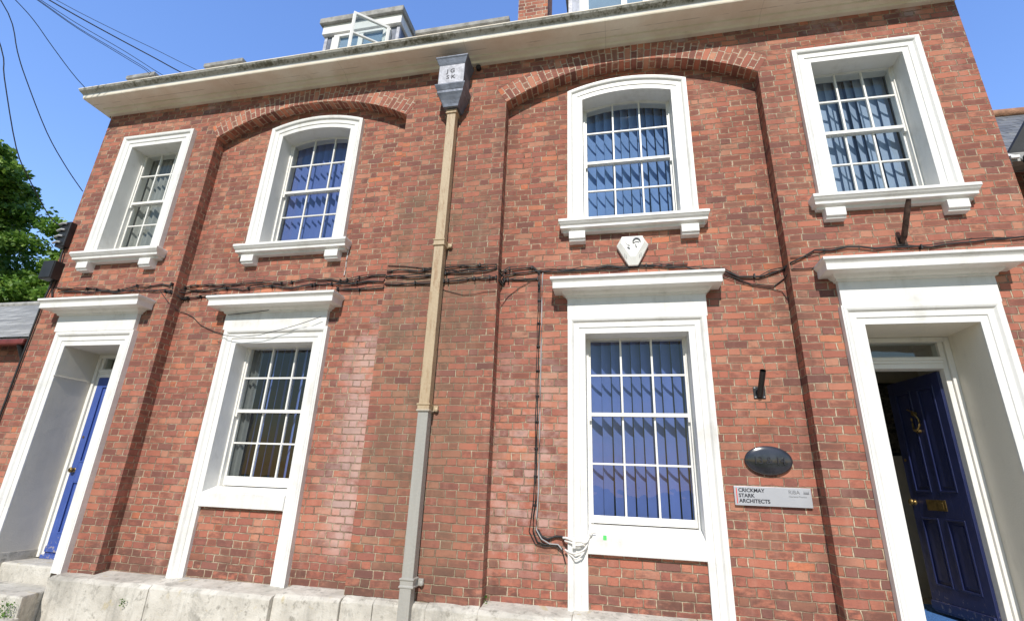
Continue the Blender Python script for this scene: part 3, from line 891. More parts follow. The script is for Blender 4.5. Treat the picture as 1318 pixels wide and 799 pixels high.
    if w.blind in ('blue', 'pale', 'open'):
        ang = {'blue': R(46), 'pale': R(28), 'open': R(126)}[w.blind]
        pitch, sw = (.108, .148)
        k = 0; x = w.x0 - .12
        while x < w.x1 + .16:
            a_ = ang + rng.uniform(-.05, .05) + (rng.uniform(-.2,.2) if w.blind != 'blue' else 0)
            dx, dy = math.cos(a_)*sw/2, math.sin(a_)*sw/2
            # slight curl across the slat
            pts = []
            for s in (-1, -.5, 0, .5, 1):
                cx_ = -(1-s*s)*.006
                pts.append((x + dx*s + cx_*math.sin(a_), by + dy*s - cx_*math.cos(a_)))
            tw = rng.uniform(-.008,.008)
            bl.grid([[(p[0]+tw, p[1], zbot+.03) for p in pts], [(p[0], p[1], ztop) for p in pts]], smooth=True)
            x += pitch
        bl.box(w.x0-.1, w.x1+.1, by-.03, by+.03, ztop, ztop+.05)
        mat_ = M['blind_pale'] if w.blind == 'pale' else M['blind_sky_reflect'] if w.key == 'c' else M['blind_blue']
        bl.build('blind', mat_, win)
        if w.blind == 'blue':
            cdn = MB(); xs_ = w.x0
            while xs_ < w.x1:
                cdn.tube([(xs_+.108*q/4, by-.02, zbot+.035-.03*math.sin(math.pi*q/4)) for q in range(5)], .002, 4)
                xs_ += .108
            cdn.build('blind_chain', M['cable_white'], win)
    else:
        n_ = 90
        pts = [(w.x0-.12+(w.x1-w.x0+.24)*k/n_, by + .022*math.sin(k*.85) + .012*math.sin(k*.31+1)) for k in range(n_+1)]
        bl.grid([[(p[0], p[1], zbot-.1) for p in pts], [(p[0], p[1], ztop) for p in pts]], smooth=True)
        bl.build('curtain', M['net'], win)
    if w.key == 'e':
        c2 = MB(); n_ = 26
        pts = [(w.x0-.1+.27*k/n_, by-.06 + .02*math.sin(k*.9)) for k in range(n_+1)]
        c2.grid([[(p[0], p[1], zbot-.1) for p in pts], [(p[0], p[1], ztop) for p in pts]], smooth=True)
        c2.build('curtain', M['net_dark'], win)

# dim rooms behind the windows
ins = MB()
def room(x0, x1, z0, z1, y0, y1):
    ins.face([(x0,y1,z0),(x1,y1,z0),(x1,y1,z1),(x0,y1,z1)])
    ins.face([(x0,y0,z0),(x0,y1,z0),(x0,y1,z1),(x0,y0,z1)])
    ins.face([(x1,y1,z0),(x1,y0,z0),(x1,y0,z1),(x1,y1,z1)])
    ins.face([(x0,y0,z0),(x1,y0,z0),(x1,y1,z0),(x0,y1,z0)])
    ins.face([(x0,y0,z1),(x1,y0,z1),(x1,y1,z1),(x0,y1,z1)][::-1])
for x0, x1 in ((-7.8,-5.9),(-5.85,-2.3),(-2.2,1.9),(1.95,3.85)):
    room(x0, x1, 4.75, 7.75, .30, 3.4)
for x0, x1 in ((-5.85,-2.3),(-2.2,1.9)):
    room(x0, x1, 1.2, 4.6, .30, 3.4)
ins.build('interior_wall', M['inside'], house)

# ------------------------------------------------------------------ doorways
def door_leaf(name, w, h, mat, furniture):
    """origin at the hinge foot, leaf runs to -x, outer face towards -y"""
    d = MB(); d.box(-w, 0, -.012, .03, 0, h)
    st = .095
    for a, b, c_, e in ((-w,-w+st,0,h),(-st,0,0,h),(-w/2-st/2,-w/2+st/2,.24,h-.12),(-w+st,-st,0,.24),(-w+st,-st,h-.12,h),(-w+st,-st,.86,1.10)):
        if a == -w+st: 
            if c_ == .86:
                d.box(a, -w/2-st/2, -.026, -.0125, c_, e); d.box(-w/2+st/2, b, -.026, -.0125, c_, e); continue
        d.box(a, b, -.026, -.0125, c_, e)
    for xa, xb in ((-w+st,-w/2-st/2),(-w/2+st/2,-st)):
        for za, zb in ((.24,.86),(1.10,h-.12)):
            # bolection moulding round each panel and a fielded centre
            for a, b, c_, e in ((xa,xa+.018,za,zb),(xb-.018,xb,za,zb),(xa+.018,xb-.018,za,za+.018),(xa+.018,xb-.018,zb-.018,zb)):
                d.box(a, b, -.032, -.0121, c_, e)
            d.box(xa+.045, xb-.045, -.020, -.0122, za+.05, zb-.05)
    d.box(-w+.01, -.01, -.05, -.0265, .03, .10)
    leaf = d.build('door', mat, None, bevel=.004)
    if furniture:
        k = MB(); k.box(-w/2-.15, -w/2+.10, -.034, -.0265, .93, 1.03); k.box(-w/2-.12, -w/2+.07, -.038, -.034, .945, 1.005)
        k.build('letter_plate', M['brass'], leaf, bevel=.003)
        k = MB(); k.lathe([(.02,-.085),(.032,-.075),(.034,-.06),(.02,-.05),(.014,-.04),(.03,-.0265)], (-w+.055, 0, 1.0), 'y', 16); k.build('knob', M['brass'], leaf)
        k = MB(); kz = 1.78; kx = -w/2-.03
        pts = [(kx+.05*math.sin(t), -.055-.012*math.cos(t*2), kz+.085*math.cos(t)) for t in [math.pi*(.15+1.55*q/14) for q in range(15)]]
        k.tube(pts, .010, 8); k.lathe([(.022,-.06),(.022,-.0265)], (kx, 0, kz+.09), 'y', 12); k.lathe([(.018,-.06),(.018,-.0265)], (kx+.01, 0, kz-.09), 'y', 12)
        k.tube([(kx-.09,-.04,kz+.145),(kx-.03,-.05,kz+.12),(kx+.02,-.045,kz+.10)], .008, 6)
        k.build('knocker', M['brass'], leaf)
        k = MB(); k.lathe([(.016,-.031),(.016,-.0265)], (-w+.045, 0, 1.42), 'y', 12); k.build('lock', M['brass'], leaf)
    return leaf

for i, d in enumerate(DOORS):
    w = W(x0=d.x0, x1=d.x1, z1=d.z1, yf=-.04, wall=0.0, arch=0)
    prof = [(0.0,.015),(0.0,0.0),(.062,0.0),(.066,-.010),(.118,-.010),(.124,-.016),(.136,-.030),(.152,-.036),(.166,-.036),(.170,-.030),(.185,-.030),(.185,.044)]
    t = MB(); rows = []
    for q, y in prof:
        h = head(w, q); line = [(w.x0-q, 1.26)] + h + [(w.x1+q, 1.26)]
        rows.append([(x, w.yf+y, z) for x, z in line])
    t.grid(rows[::-1])
    sur = t.build('door_surround', M['white'], house)
    cx, zf0, zf1, zt_ = d.hood
    entablature(sur, cx, zf0, zf1, zt_, .650, w.yf-.014, w.wall)
    # deep plastered reveals
    rv = MB(); zf = 1.33 if i else 1.31
    rv.face([(d.x0,-.026,.6),(d.x0,.60,.6),(d.x0,.60,d.z1),(d.x0,-.026,d.z1)])
    rv.face([(d.x1,.60,.6),(d.x1,-.026,.6),(d.x1,-.026,d.z1),(d.x1,.60,d.z1)])
    rv.face([(d.x0,-.026,d.z1),(d.x0,.60,d.z1),(d.x1,.60,d.z1),(d.x1,-.026,d.z1)])
    rv.build('door_reveal', M['grey_render' if i == 0 else 'reveal'], sur)
    if i == 0:
        ck = MB(); ck.box(d.x0, d.x0+.012, -.055, .44, 3.485, 3.500); ck.build('reveal_ledge', M['grey_render'], sur, bevel=.003)
        ft = MB(); ft.box(d.x0+.0005, d.x0+.012, -.03, .46, 1.1, 1.40); ft.build('reveal_footing', M['stone'], sur, bevel=.003)
    # frame, transom, fanlight
    y0 = .44
    fr = MB()
    fr.box(d.x0+.001, d.x0+.05, y0, y0+.14, zf, d.z1-.002); fr.box(d.x1-.05, d.x1-.001, y0, y0+.14, zf, d.z1-.002)
    fr.box(d.x0+.05, d.x0+.095, y0+.025, y0+.14, zf, d.z1-.05); fr.box(d.x1-.095, d.x1-.05, y0+.025, y0+.14, zf, d.z1-.05)
    fr.box(d.x0+.05, d.x1-.05, y0, y0+.14, d.z1-.05, d.z1-.002)
    tz = 3.61 if i else 3.57
    fr.box(d.x0+.095, d.x1-.095, y0+.01, y0+.14, tz, tz+.05); fr.box(d.x0+.095, d.x1-.095, y0-.005, y0+.14, tz+.0502, tz+.078); fr.box(d.x0+.095, d.x1-.095, y0-.02, y0+.14, tz+.0782, tz+.10); fr.box(d.x0+.095, d.x1-.095, y0+.015, y0+.14, tz+.1002, tz+.12)
    frame = fr.build('door_frame', M['sash'], house, bevel=.004)
    fg = MB(); fg.box(d.x0+.09, d.x1-.09, y0+.06, y0+.064, tz+.11, d.z1-.05); fg.build('fanlight', M['glass'], frame)
    if i == 0:
        leaf = door_leaf('door', .715, tz-1.345, M['blue_lit'], True)
        leaf.location = (d.x1-.095, y0+.05, 1.345); leaf.parent = house
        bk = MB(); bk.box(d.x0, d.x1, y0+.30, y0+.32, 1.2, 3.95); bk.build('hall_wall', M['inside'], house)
        th = MB(); th.box(d.x0+.09, d.x1-.09, y0-.02, y0+.10, 1.30, 1.345); th.build('threshold', M['blue_lit'], frame, bevel=.006)
    else:
        leaf = door_leaf('door', .74, tz-1.375, M['blue_door'], True)
        leaf.location = (d.x1-.097, y0+.10, 1.365); leaf.rotation_euler = (0, 0, R(-81)); leaf.parent = house
        leaf['label'] = 'open dark blue panelled front door'
        hw = MB()
        def q(*p): hw.face(list(p))
        q((2.0,2.3,1.2),(4.6,2.3,1.2),(4.6,2.3,4.6),(2.0,2.3,4.6))
        q((2.2,.46,1.2),(2.2,3.0,1.2),(2.2,3.0,4.6),(2.2,.46,4.6))
        q((3.88,3.0,1.2),(3.88,.46,1.2),(3.88,.46,4.6),(3.88,3.0,4.6))
        q((2.0,.46,4.4),(4.0,.46,4.4),(4.0,3.0,4.4),(2.0,3.0,4.4))
        hw.build('hall_wall', M['hall'], house)
        fl = MB(); fl.box(d.x0+.002, d.x1-.002, -.08, .46, 1.0, 1.33); fl.build('threshold', M['stone'], frame, bevel=.008)
        f2 = MB(); f2.box(2.2, 3.88, .461, 3.0, 1.2, 1.325); f2.build('hall_floor', M['carpet'], house)
mt_ = MB(); mt_.box(2.45, 3.45, .62, 1.75, 1.326, 1.345)
mt_.build('doormat', M['mat_blue'], None, bevel=.004, label='bright blue doormat on the hall floor inside the open door', cat='doormat')
pc = empty('framed_picture', (3.42, 2.297, 3.36), 'dark framed picture on the cream hall wall behind the open blue door', 'picture')
b = MB(); 
for a, bb, c_, e in ((-.36,.36,.42,.46),(-.36,.36,-.46,-.42),(-.36,-.32,-.42,.42),(.32,.36,-.42,.42)): b.box(a, bb, -.035, -.004, c_, e)
b.build('frame', M['black'], pc, bevel=.004)
b = MB(); b.box(-.32,.32,-.02,-.006,-.42,.42); b.build('print', M['picture'], pc)

# ------------------------------------------------------------------ downpipe with hopper head
dp = MB()
dp.box(-2.045, -1.93, -.135, -.025, 1.46, 6.96)
dp.box(-2.05, -1.935, -.145, -.035, .2, 1.46)
pipe = dp.build('downpipe', M['pipe'], house, bevel=.006)
for zc in (5.03, 3.11, 1.475, 6.915):
    c_ = MB()
    s = .045 if zc < 6 else .03
    c_.mold(-2.045, -1.93, -.02, -.135, [(.0,zc+s),(.016,zc+s-.006),(.016,zc+s-.018),(.008,zc+s-.026),(.008,zc-s+.026),(.016,zc-s+.018),(.016,zc-s+.006),(.0,zc-s)])
    if zc < 6: c_.lathe([(.0,-.03),(.022,-.022),(.026,0.0),(.014,.02)], (-1.885, -.02, zc-.01), 'y', 14); c_.box(-1.935,-1.865,-.03,-.004,zc-.03,zc+.03)
    c_.build('collar', M['pipe'], pipe, bevel=.002)
hp = MB()
H0, H1, HY = -2.165, -1.815, -.255
hp.mold(H0, H1, .0, HY, [(.0,7.69),(.045,7.688),(.045,7.672),(.034,7.655),(.015,7.60),(.004,7.575),(.0,7.57),(.0,7.262),(.030,7.252),(.030,7.235),(.022,7.215),(.006,7.175),(.0,7.165),(-.002,7.13)])
rows = []
for f, z in ((0,7.13),(.16,7.10),(.40,7.045),(.58,6.99),(.66,6.955)):
    def L(a, b_): return a + (b_-a)*f
    rows.append([(L(H0,-2.05),-.001,z),(L(H0,-2.05),L(HY,-.15),z),(L(H1,-1.925),L(HY,-.15),z),(L(H1,-1.925),-.001,z)])
hp.grid(rows); hp.face(rows[-1])
hop = hp.build('hopper_head', M['lead'], pipe, bevel=.003)
fp = MB(); fp.box(H0+.004, H1-.004, HY-.003, HY, 7.266, 7.568); fp.build('front_plate', M['lead_light'], hop)
hl = MB()
text = text_mesh('hopper_lettering', 'J G\nS K', .088, M['ink'], (-2.055, HY-.004, 7.44), None, spacing=1.15, bold=.002)
text.parent = hop
tv = MB(); tv.lathe([(.035,-.05),(.035,.0)], (-1.70,-.0,7.70), 'y', 16); tv.build('overflow_pipe', M['black'], house)

# ------------------------------------------------------------------ signs and fittings on the wall
pq = empty('oval_plaque', (1.36, PD, 2.683), 'oval polished black number plaque above the silver office sign', 'plaque')
n_ = 48
def oval(a, b_, y): return [(a*math.cos(2*math.pi*k/n_), y, b_*math.sin(2*math.pi*k/n_)) for k in range(n_)]
b = MB(); rows = [oval(.205,.130,-.001), oval(.208,.133,-.02), oval(.203,.128,-.03), oval(.195,.120,-.034), oval(.150,.090,-.042), oval(.08,.05,-.047), oval(.02,.012,-.049)]
b.grid(rows[::-1], smooth=True, closed=True); b.face(rows[-1][::-1])
b.build('plate', M['plaque'], pq)
b = MB(); pts = [(.190*math.cos(2*math.pi*k/40), -.035, .116*math.sin(2*math.pi*k/40)) for k in range(41)]; b.tube(pts, .002, 4, caps=False); b.build('rim_line', M['ink'], pq)
t = text_mesh('lettering', '13 & 14', .095, M['ink'], (0, -.0475, -.033), None, 'CENTER', extrude=.006, sx=.92); t.parent = pq

sg = empty('office_sign', (1.355, PD, 2.367), 'silver rectangular architects office sign with black lettering and a red bar', 'sign')
b = MB(); b.box(-.325, .325, -.028, -.001, -.083, .083); b.build('board', M['sign_face'], sg, bevel=.002)
b = MB(); b.box(-.308, -.300, -.0292, -.0281, -.068, .066); b.build('red_bar', M['red'], sg)
t = text_mesh('lettering', 'CRICKMAY\nSTARK\nARCHITECTS', .045, M['ink'], (-.288, -.0285, .034), None, spacing=1.02, bold=.0012); t.parent = sg
t = text_mesh('small_lettering', 'RIBA', .046, M['ink_grey'], (.135, -.0285, .030), None); t.parent = sg
b = MB()
for k in range(5): b.tube([(.262+.009*k, -.0287, .030), (.266+.009*k, -.0287, .058-.006*(k % 2)), (.268+.009*k,-.0287,.034)], .0022, 4)
b.build('crest', M['ink_grey'], sg)
t = text_mesh('fine_lettering', 'Chartered Practice', .019, M['ink_grey'], (.135, -.0285, .002), None); t.parent = sg

al = empty('alarm_box', (.223, PD, 4.90), 'white triangular burglar alarm box under the arched upper window', 'alarm')
face = [(-.118,.168),(.118,.168),(.175,.066),(.052,-.175),(-.052,-.175),(-.175,.066)]
inner = [(-.115,.165),(.115,.165),(.128,.090),(.026,-.085),(-.026,-.085),(-.128,.090)]
b = MB()
yb_, yf_ = -.002, -.085
b.face([(x,yf_,z) for x, z in inner])
for k in range(6):
    a, c_ = face[k], face[(k+1) % 6]; ia, ic = inner[k], inner[(k+1) % 6]
    b.face([(a[0],yf_+.035,a[1]),(c_[0],yf_+.035,c_[1]),(ic[0],yf_,ic[1]),(ia[0],yf_,ia[1])])
    b.face([(a[0],yb_,a[1]),(c_[0],yb_,c_[1]),(c_[0],yf_+.035,c_[1]),(a[0],yf_+.035,a[1])])
b.build('case', M['alarm'], al, bevel=.004, weld=True)
b = MB()
pts = [(.045+.040*math.cos(t), -.0865, .085+.050*math.sin(t)) for t in [math.pi*(-.05+1.15*q/12) for q in range(13)]]; b.tube(pts, [.004+.009*math.sin(math.pi*q/12) for q in range(13)], 6)
b.tube([(.012,-.0865,.080),(.045,-.0865,.095),(.072,-.0865,.085)], .006, 5); b.tube([(.030,-.0865,.068),(.038,-.0865,.030),(.045,-.0865,.018)], [.003,.007,.004], 5); b.tube([(.060,-.0865,.072),(.058,-.0865,.04)], .003, 5)
b.tube([(-.075,-.0865,.10),(-.070,-.0865,.072),(-.045,-.0865,.055)], .0025, 5); b.tube([(-.058,-.0865,.032),(-.042,-.0865,.020),(-.030,-.0865,.010)], [.006,.011,.006], 6); b.tube([(-.05,-.0865,.06),(-.03,-.0865,.068),(-.028,-.0865,.048),(-.05,-.0865,.045)], .003, 5)
b.build('emblem', M['ink_grey'], al)
for sx in (-1, 1):
    b = MB()
    for k in range(2):
        b.box(sx*.088-.002+sx*k*-.016, sx*.088+.002+sx*k*-.016, -.072, -.050, -.075-.02*k, -.035-.02*k)
    b.build('sounder_slot', M['ink_grey'], al)

fh = empty('flagpole_holder', (1.36, PD, 3.318), 'black flagpole socket slanting up from a square wall plate', 'flagpole holder')
b = MB(); b.box(-.054,.054,-.010,-.001,-.058,.058); b.build('plate', M['black'], fh, bevel=.003)
for sx in (-.04,.04):
    for sz in (-.045,.045):
        b = MB(); b.lathe([(.002,-.017),(.008,-.015),(.009,-.010)], (sx,0,sz), 'y', 10); b.build('bolt', M['cable_grey'], fh)
b = MB(); A = Vector((0,-.008,-.035)); B_ = Vector((.002,-.215,.175))
b.tube([tuple(A), tuple(B_)], .027, 16, caps=False); b.tube([tuple(B_), tuple(A+(B_-A)*.15)], .023, 16, caps=False); b.build('tube', M['black'], fh)

rb = MB(); rb.tube([(2.79,.0,4.775),(2.79,-.06,4.80),(2.788,-.24,5.05),(2.79,-.27,5.10)], [.022,.027,.026,.020], 10)
rb.box(2.745,2.835,-.014,-.001,4.72,4.83)
rb.build('rusty_bracket', M['rust'], None, bevel=.003, label='rusty iron pole bracket poking out below the right upper sill', cat='bracket')

# terminal boxes at the left corner
tb = empty('cable_terminal', (-7.845, 0, 5.58), 'black telephone terminal block with row of grey clips at the left corner', 'terminal box')
b = MB(); b.box(-.085,.085,-.09,-.002,-.20,.20); b.build('case', M['black'], tb, bevel=.012)
for k in range(4):
    b = MB(); b.tube([(-.10,-.105,.15-.10*k),(-.02,-.115,.165-.10*k),(.03,-.10,.16-.10*k)], .016, 8); b.build('clip', M['cable_grey'], tb)
jb = empty('junction_box', (-7.825, 0, 5.0), 'plain black junction box low at the left corner', 'junction box')
b = MB(); b.box(-.105,.105,-.13,-.002,-.135,.135); b.build('case', M['black'], jb, bevel=.008)
b = MB(); b.box(-.098,.098,-.142,-.131,-.128,.128); b.build('lid', M['black'], jb, bevel=.006)
b = MB(); b.tube([(-7.80,-.03,4.87),(-7.81,-.03,4.75),(-7.84,-.03,4.5),(-7.85,-.025,3.2),(-7.86,-.025,1.4)], .013, 8); b.tube([(-7.74,-.02,4.87),(-7.75,-.02,4.7),(-7.72,-.02,4.62)], .012, 6); b.tube([(-7.79,-.03,5.14),(-7.80,-.04,5.25),(-7.81,-.03,5.38)], .014, 6)
b.build('corner_cable', M['cable'], None, label='black cables running down from the junction box at the corner', cat='cable')

# ------------------------------------------------------------------ cables along the facade
def wiggle(pts, amp=.012, step=.12):
    out = []
    for a, c_ in zip(pts[:-1], pts[1:]):
        a, c_ = Vector(a), Vector(c_); n = max(1, int((c_-a).length/step))
        for k in range(n):
            q = a.lerp(c_, k/n); q.z += rng.uniform(-amp, amp); q.y += rng.uniform(-.004, .004); out.append(tuple(q))
    out.append(tuple(pts[-1])); return out
def run(pts, off):
    """(x,z) list -> on the wall face, stepping into the recessed panels"""
    o = []
    for x, z in pts:
        inp = any(a-.005 < x < b_+.005 for a, b_, _, _ in PANELS)
        o.append((x, (PD if inp else 0.0) - off, z))
    return o
strands = [
 ([(-7.70,4.74),(-7.07,4.71),(-6.66,4.65),(-6.32,4.72),(-5.78,4.71),(-5.706,4.72),(-5.69,4.73),(-5.58,4.76),(-5.05,4.73),(-4.55,4.76),(-4.15,4.72),(-3.82,4.76),(-3.35,4.72),(-3.12,4.75),(-2.79,4.76),(-2.69,4.75),(-2.66,4.74),(-2.25,4.73),(-2.08,4.75),(-1.85,4.76),(-1.31,4.76),(-1.28,4.72),(-1.20,4.77),(-.91,4.77),(-.84,4.70)], .014),
 ([(-7.64,4.69),(-6.5,4.64),(-5.73,4.64),(-5.69,4.67),(-5.56,4.68),(-5.04,4.69),(-4.78,4.67),(-4.36,4.69),(-4.04,4.65),(-3.71,4.68),(-3.34,4.68),(-3.0,4.69),(-2.78,4.68),(-2.66,4.68),(-2.25,4.66),(-1.85,4.68),(-1.31,4.70),(-1.27,4.68),(-1.24,4.70),(-.61,4.72),(-.2,4.73),(.5,4.72),(1.15,4.62),(1.30,4.55),(1.5,4.54),(1.74,4.60),(1.77,4.60),(2.0,4.72),(2.3,4.73),(2.9,4.70),(3.5,4.74),(3.9,4.76)], .016),
 ([(-5.84,4.62),(-5.72,4.60),(-5.69,4.57),(-5.53,4.58),(-5.37,4.585),(-5.1,4.60)], .014),
 ([(-3.42,4.61),(-3.1,4.585),(-2.77,4.60),(-2.66,4.58),(-2.24,4.57),(-1.84,4.58),(-1.31,4.60),(-1.27,4.58),(-1.24,4.63),(-.85,4.63),(-.83,4.5)], .016),
 ([(-2.73,4.81),(-2.66,4.81),(-2.43,4.81),(-2.2,4.76),(-1.9,4.72),(-1.4,4.72)], .009),
 ([(-.83,4.72),(-.5,4.70),(-.1,4.70),(.8,4.72)], .012),
 ([(1.10,4.62),(1.20,4.57),(1.42,4.45),(1.55,4.44),(1.63,4.43),(1.74,4.50),(1.77,4.55),(1.95,4.52),(2.05,4.60)], .011),
 ([(1.10,4.59),(1.30,4.50),(1.44,4.42),(1.58,4.40),(1.70,4.35),(1.74,4.28)], .007),
 ([(1.77,4.66),(1.95,4.66),(2.10,4.70)], .008),
 ([(-5.90,4.62),(-5.72,4.45),(-5.69,4.40),(-5.45,4.30),(-5.3,4.18),(-5.05,4.10),(-4.90,4.06)], .008),
 ([(-2.1,4.57),(-1.9,4.46),(-1.7,4.42),(-1.31,4.42),(-1.27,4.33),(-1.2,4.42),(-.94,4.60)], .006),
]
cb = MB()
for pts, r_ in strands:
    cb.tube(wiggle(run(pts, r_+.004), .016), r_*.52, 6)
    if r_ > .011:
        cb.tube(wiggle(run([(x, z+.016) for x, z in pts], r_+.006), .020), r_*.33, 5)
for _ in range(70):     # clips
    pts, r_ = rng.choice(strands[:4]); k = rng.randrange(len(pts)-1); f = rng.random()
    x = pts[k][0]+(pts[k+1][0]-pts[k][0])*f; z = pts[k][1]+(pts[k+1][1]-pts[k][1])*f
    y = run([(x, z)], 0)[0][1]
    cb.box(x-.006, x+.006, y-r_*2-.012, y-.002, z-r_-.006, z+r_+.006)
cb.build('wall_cable', M['cable'], None, label='bundle of black cables sagging across the whole facade between the storeys', cat='cable')
dc = MB()
for dx, r_ in ((0,.0075),(-.020,.005)):
    dc.tube([(-.83+dx, PD-.015, 4.72),(-.82+dx,PD-.015,4.25)] + [(-.825+dx+rng.uniform(-.004,.004), PD-.014, 4.25-.2*k) for k in range(1,11)] + [(-.845+dx,PD-.014,2.1),(-.845+dx*2,PD-.014,1.96),(-.80+dx,PD-.016,1.87+dx),(-.73,PD-.016,1.85+dx),(-.62,PD-.02,1.86+dx),(-.55,PD-.03,1.82+dx)], r_, 6)
dc.tube([(-.80,PD-.015,1.98),(-.76,PD-.02,1.92),(-.70,PD-.02,1.90),(-.62,PD-.02,1.93),(-.56,PD-.03,1.93),(-.53,PD-.06,1.90)], .012, 6)
dc.tube([(-.57,PD-.02,1.84),(-.545,PD-.016,1.76),(-.53,PD-.012,1.70)], .006, 6)
for k in range(9): dc.box(-.852,-.812,PD-.022,PD-.002,2.2+.27*k,2.209+.27*k)
dc.build('drop_cable', M['cable'], None, label='black cable dropping straight down the brick beside the lower blue window', cat='cable')
dg = MB(); dg.tube([(-.795,PD-.012,4.70)] + [(-.80+rng.uniform(-.003,.003),PD-.012,4.6-.25*k) for k in range(10)] + [(-.81,PD-.02,2.1),(-.815,PD-.024,1.98),(-.76,PD-.028,1.90),(-.68,PD-.028,1.86),(-.60,PD-.028,1.86),(-.56,PD-.03,1.82)], .007, 6)
dg.build('grey_drop_cable', M['cable_grey'], None, label='thin grey cable clipped beside the black drop cable', cat='cable')
wc = MB(); yy = .08
wc.tube(smooth([(-.545,.10,1.925),(-.50,yy-.01,1.925),(-.44,yy-.012,1.905),(-.38,yy-.012,1.905),(-.33,yy-.012,1.90),(-.30,.11,1.95),(-.27,.095,1.985)]), .012, 6)
wc.tube(smooth([(-.53,.10,1.90),(-.47,yy-.01,1.89),(-.42,yy-.012,1.87),(-.35,yy-.012,1.885),(-.31,.11,1.93),(-.28,.09,1.97)]), .010, 6)
wc.tube(smooth([(-.53,.12,1.82),(-.46,yy-.01,1.80),(-.40,yy-.012,1.81),(-.34,yy-.012,1.845),(-.31,.11,1.91),(-.29,.10,1.975),(-.24,.098,1.985)]), .009, 6)
wc.tube(smooth([(-.52,.12,1.81),(-.46,yy-.01,1.775),(-.42,yy-.01,1.755),(-.36,yy-.012,1.80),(-.32,.11,1.88)]), .007, 6)
wc.box(-.455,-.425,yy-.03,yy,1.845,1.93)
wc.build('painted_cable', M['cable_white'], None, label='white painted tangle of cables crossing the jamb of the lower blue window', cat='cable')
st = MB(); st.box(-.172,-.140,.1135,.1146,1.925,1.965); st.build('window_sticker', M['green_sticker'], None, label='small green sticker on the white apron under the blue window', cat='sticker')
lc = MB(); lc.tube([(-3.335,PD-.012,5.15)] + [(-3.335+rng.uniform(-.006,.006),PD-.012,5.1-.06*k) for k in range(6)], .006, 5); lc.build('short_cable', M['cable_white'], None, label='short pale cable hanging from the end of an upper sill', cat='cable')
hc = MB(); hc.tube(wiggle([(-5.0,.06,4.06),(-4.85,.055,4.02),(-4.6,.055,3.99),(-4.3,.055,4.0),(-4.0,.055,4.07),(-3.7,.05,4.15),(-3.5,.06,4.22)], .004), .004, 5)
hc.tube(wiggle([(-4.86,.09,4.30),(-4.6,.09,4.31),(-4.3,.085,4.34),(-4.0,.06,4.40),(-3.8,-.06,4.46),(-3.65,-.08,4.53),(-3.5,.05,4.60)], .003), .005, 5)
hc.build('hood_cable', M['cable'], None, label='thin cable looping over the hood of the left lower window', cat='cable')

# ------------------------------------------------------------------ stone steps to the left door
ss = empty('stone_steps', (-6.7, 0, .1), 'worn pale stone steps climbing to the left blue door', 'steps')
def slab(poly, z0, z1):
    b = MB()
    bot = [(x+6.7, y, z0-.1) for x, y in poly]; top = [(x+6.7, y, z1-.1) for x, y in poly]
    b.face(top); b.face(bot[::-1])
    for k in range(len(poly)):
        j = (k+1) % len(poly); b.face([bot[k], bot[j], top[j], top[k]])
    b.build('step', M['stone'], ss, bevel=.02)
slab([(-7.16,.075),(-6.27,.055),(-6.27,.46),(-7.16,.46)], .10, 1.30)
slab([(-7.40,-.40),(-6.20,-.44),(-6.02,-.43),(-6.11,-.20),(-6.12,.07),(-7.40,.07)], .10, 1.115)
slab([(-7.60,-.80),(-6.2,-.86),(-5.95,-.80),(-6.0,-.40),(-7.60,-.38)], .10, .925)
slab([(-7.75,-1.20),(-5.95,-1.25),(-5.85,-.79),(-7.75,-.77)], .10, .72)
slab([(-7.9,-1.55),(-5.85,-1.6),(-5.75,-1.2),(-7.9,-1.18)], .10, .50)

# weeds
def weed(name, loc, h, nl, mat, label, spread=.06):
    b = MB()
    for _ in range(nl):
        a = rng.uniform(0, 6.28); r_ = rng.uniform(0, spread); z = rng.uniform(0, h)
        p = Vector((loc[0]+r_*math.cos(a), loc[1]+min(.0, r_*math.sin(a)), loc[2]+z))
        s = rng.uniform(.010,.024); t = Vector((rng.uniform(-1,1), rng.uniform(-1,.2), rng.uniform(-.3,1))).normalized(); u = t.cross(Vector((rng.uniform(-1,1),rng.uniform(-1,1),.3))).normalized()
        b.face([p-u*s*.1, p+t*s*.5+u*s*.4, p+t*s*1.2, p+t*s*.5-u*s*.4])
    b.build(name, mat, None, label=label, cat='weed')
weed('weed_tuft', (-6.12,-.47,.93), .14, 160, M['weed'], 'green weeds sprouting beside the lower stone step', .13)
weed('weed_sprout', (-1.27,.10,1.30), .09, 26, M['weed'], 'tiny green weed at the foot of the brick recess right of the downpipe', .03)
weed('plinth_weed', (-5.02,-.20,1.07), .06, 22, M['weed'], 'small weed rooted in the face of the stone plinth', .05)
weed('dry_weed', (-2.24,-.05,7.33), .20, 40, M['dry_weed'], 'dry yellow weed growing out beside the lead hopper', .05)

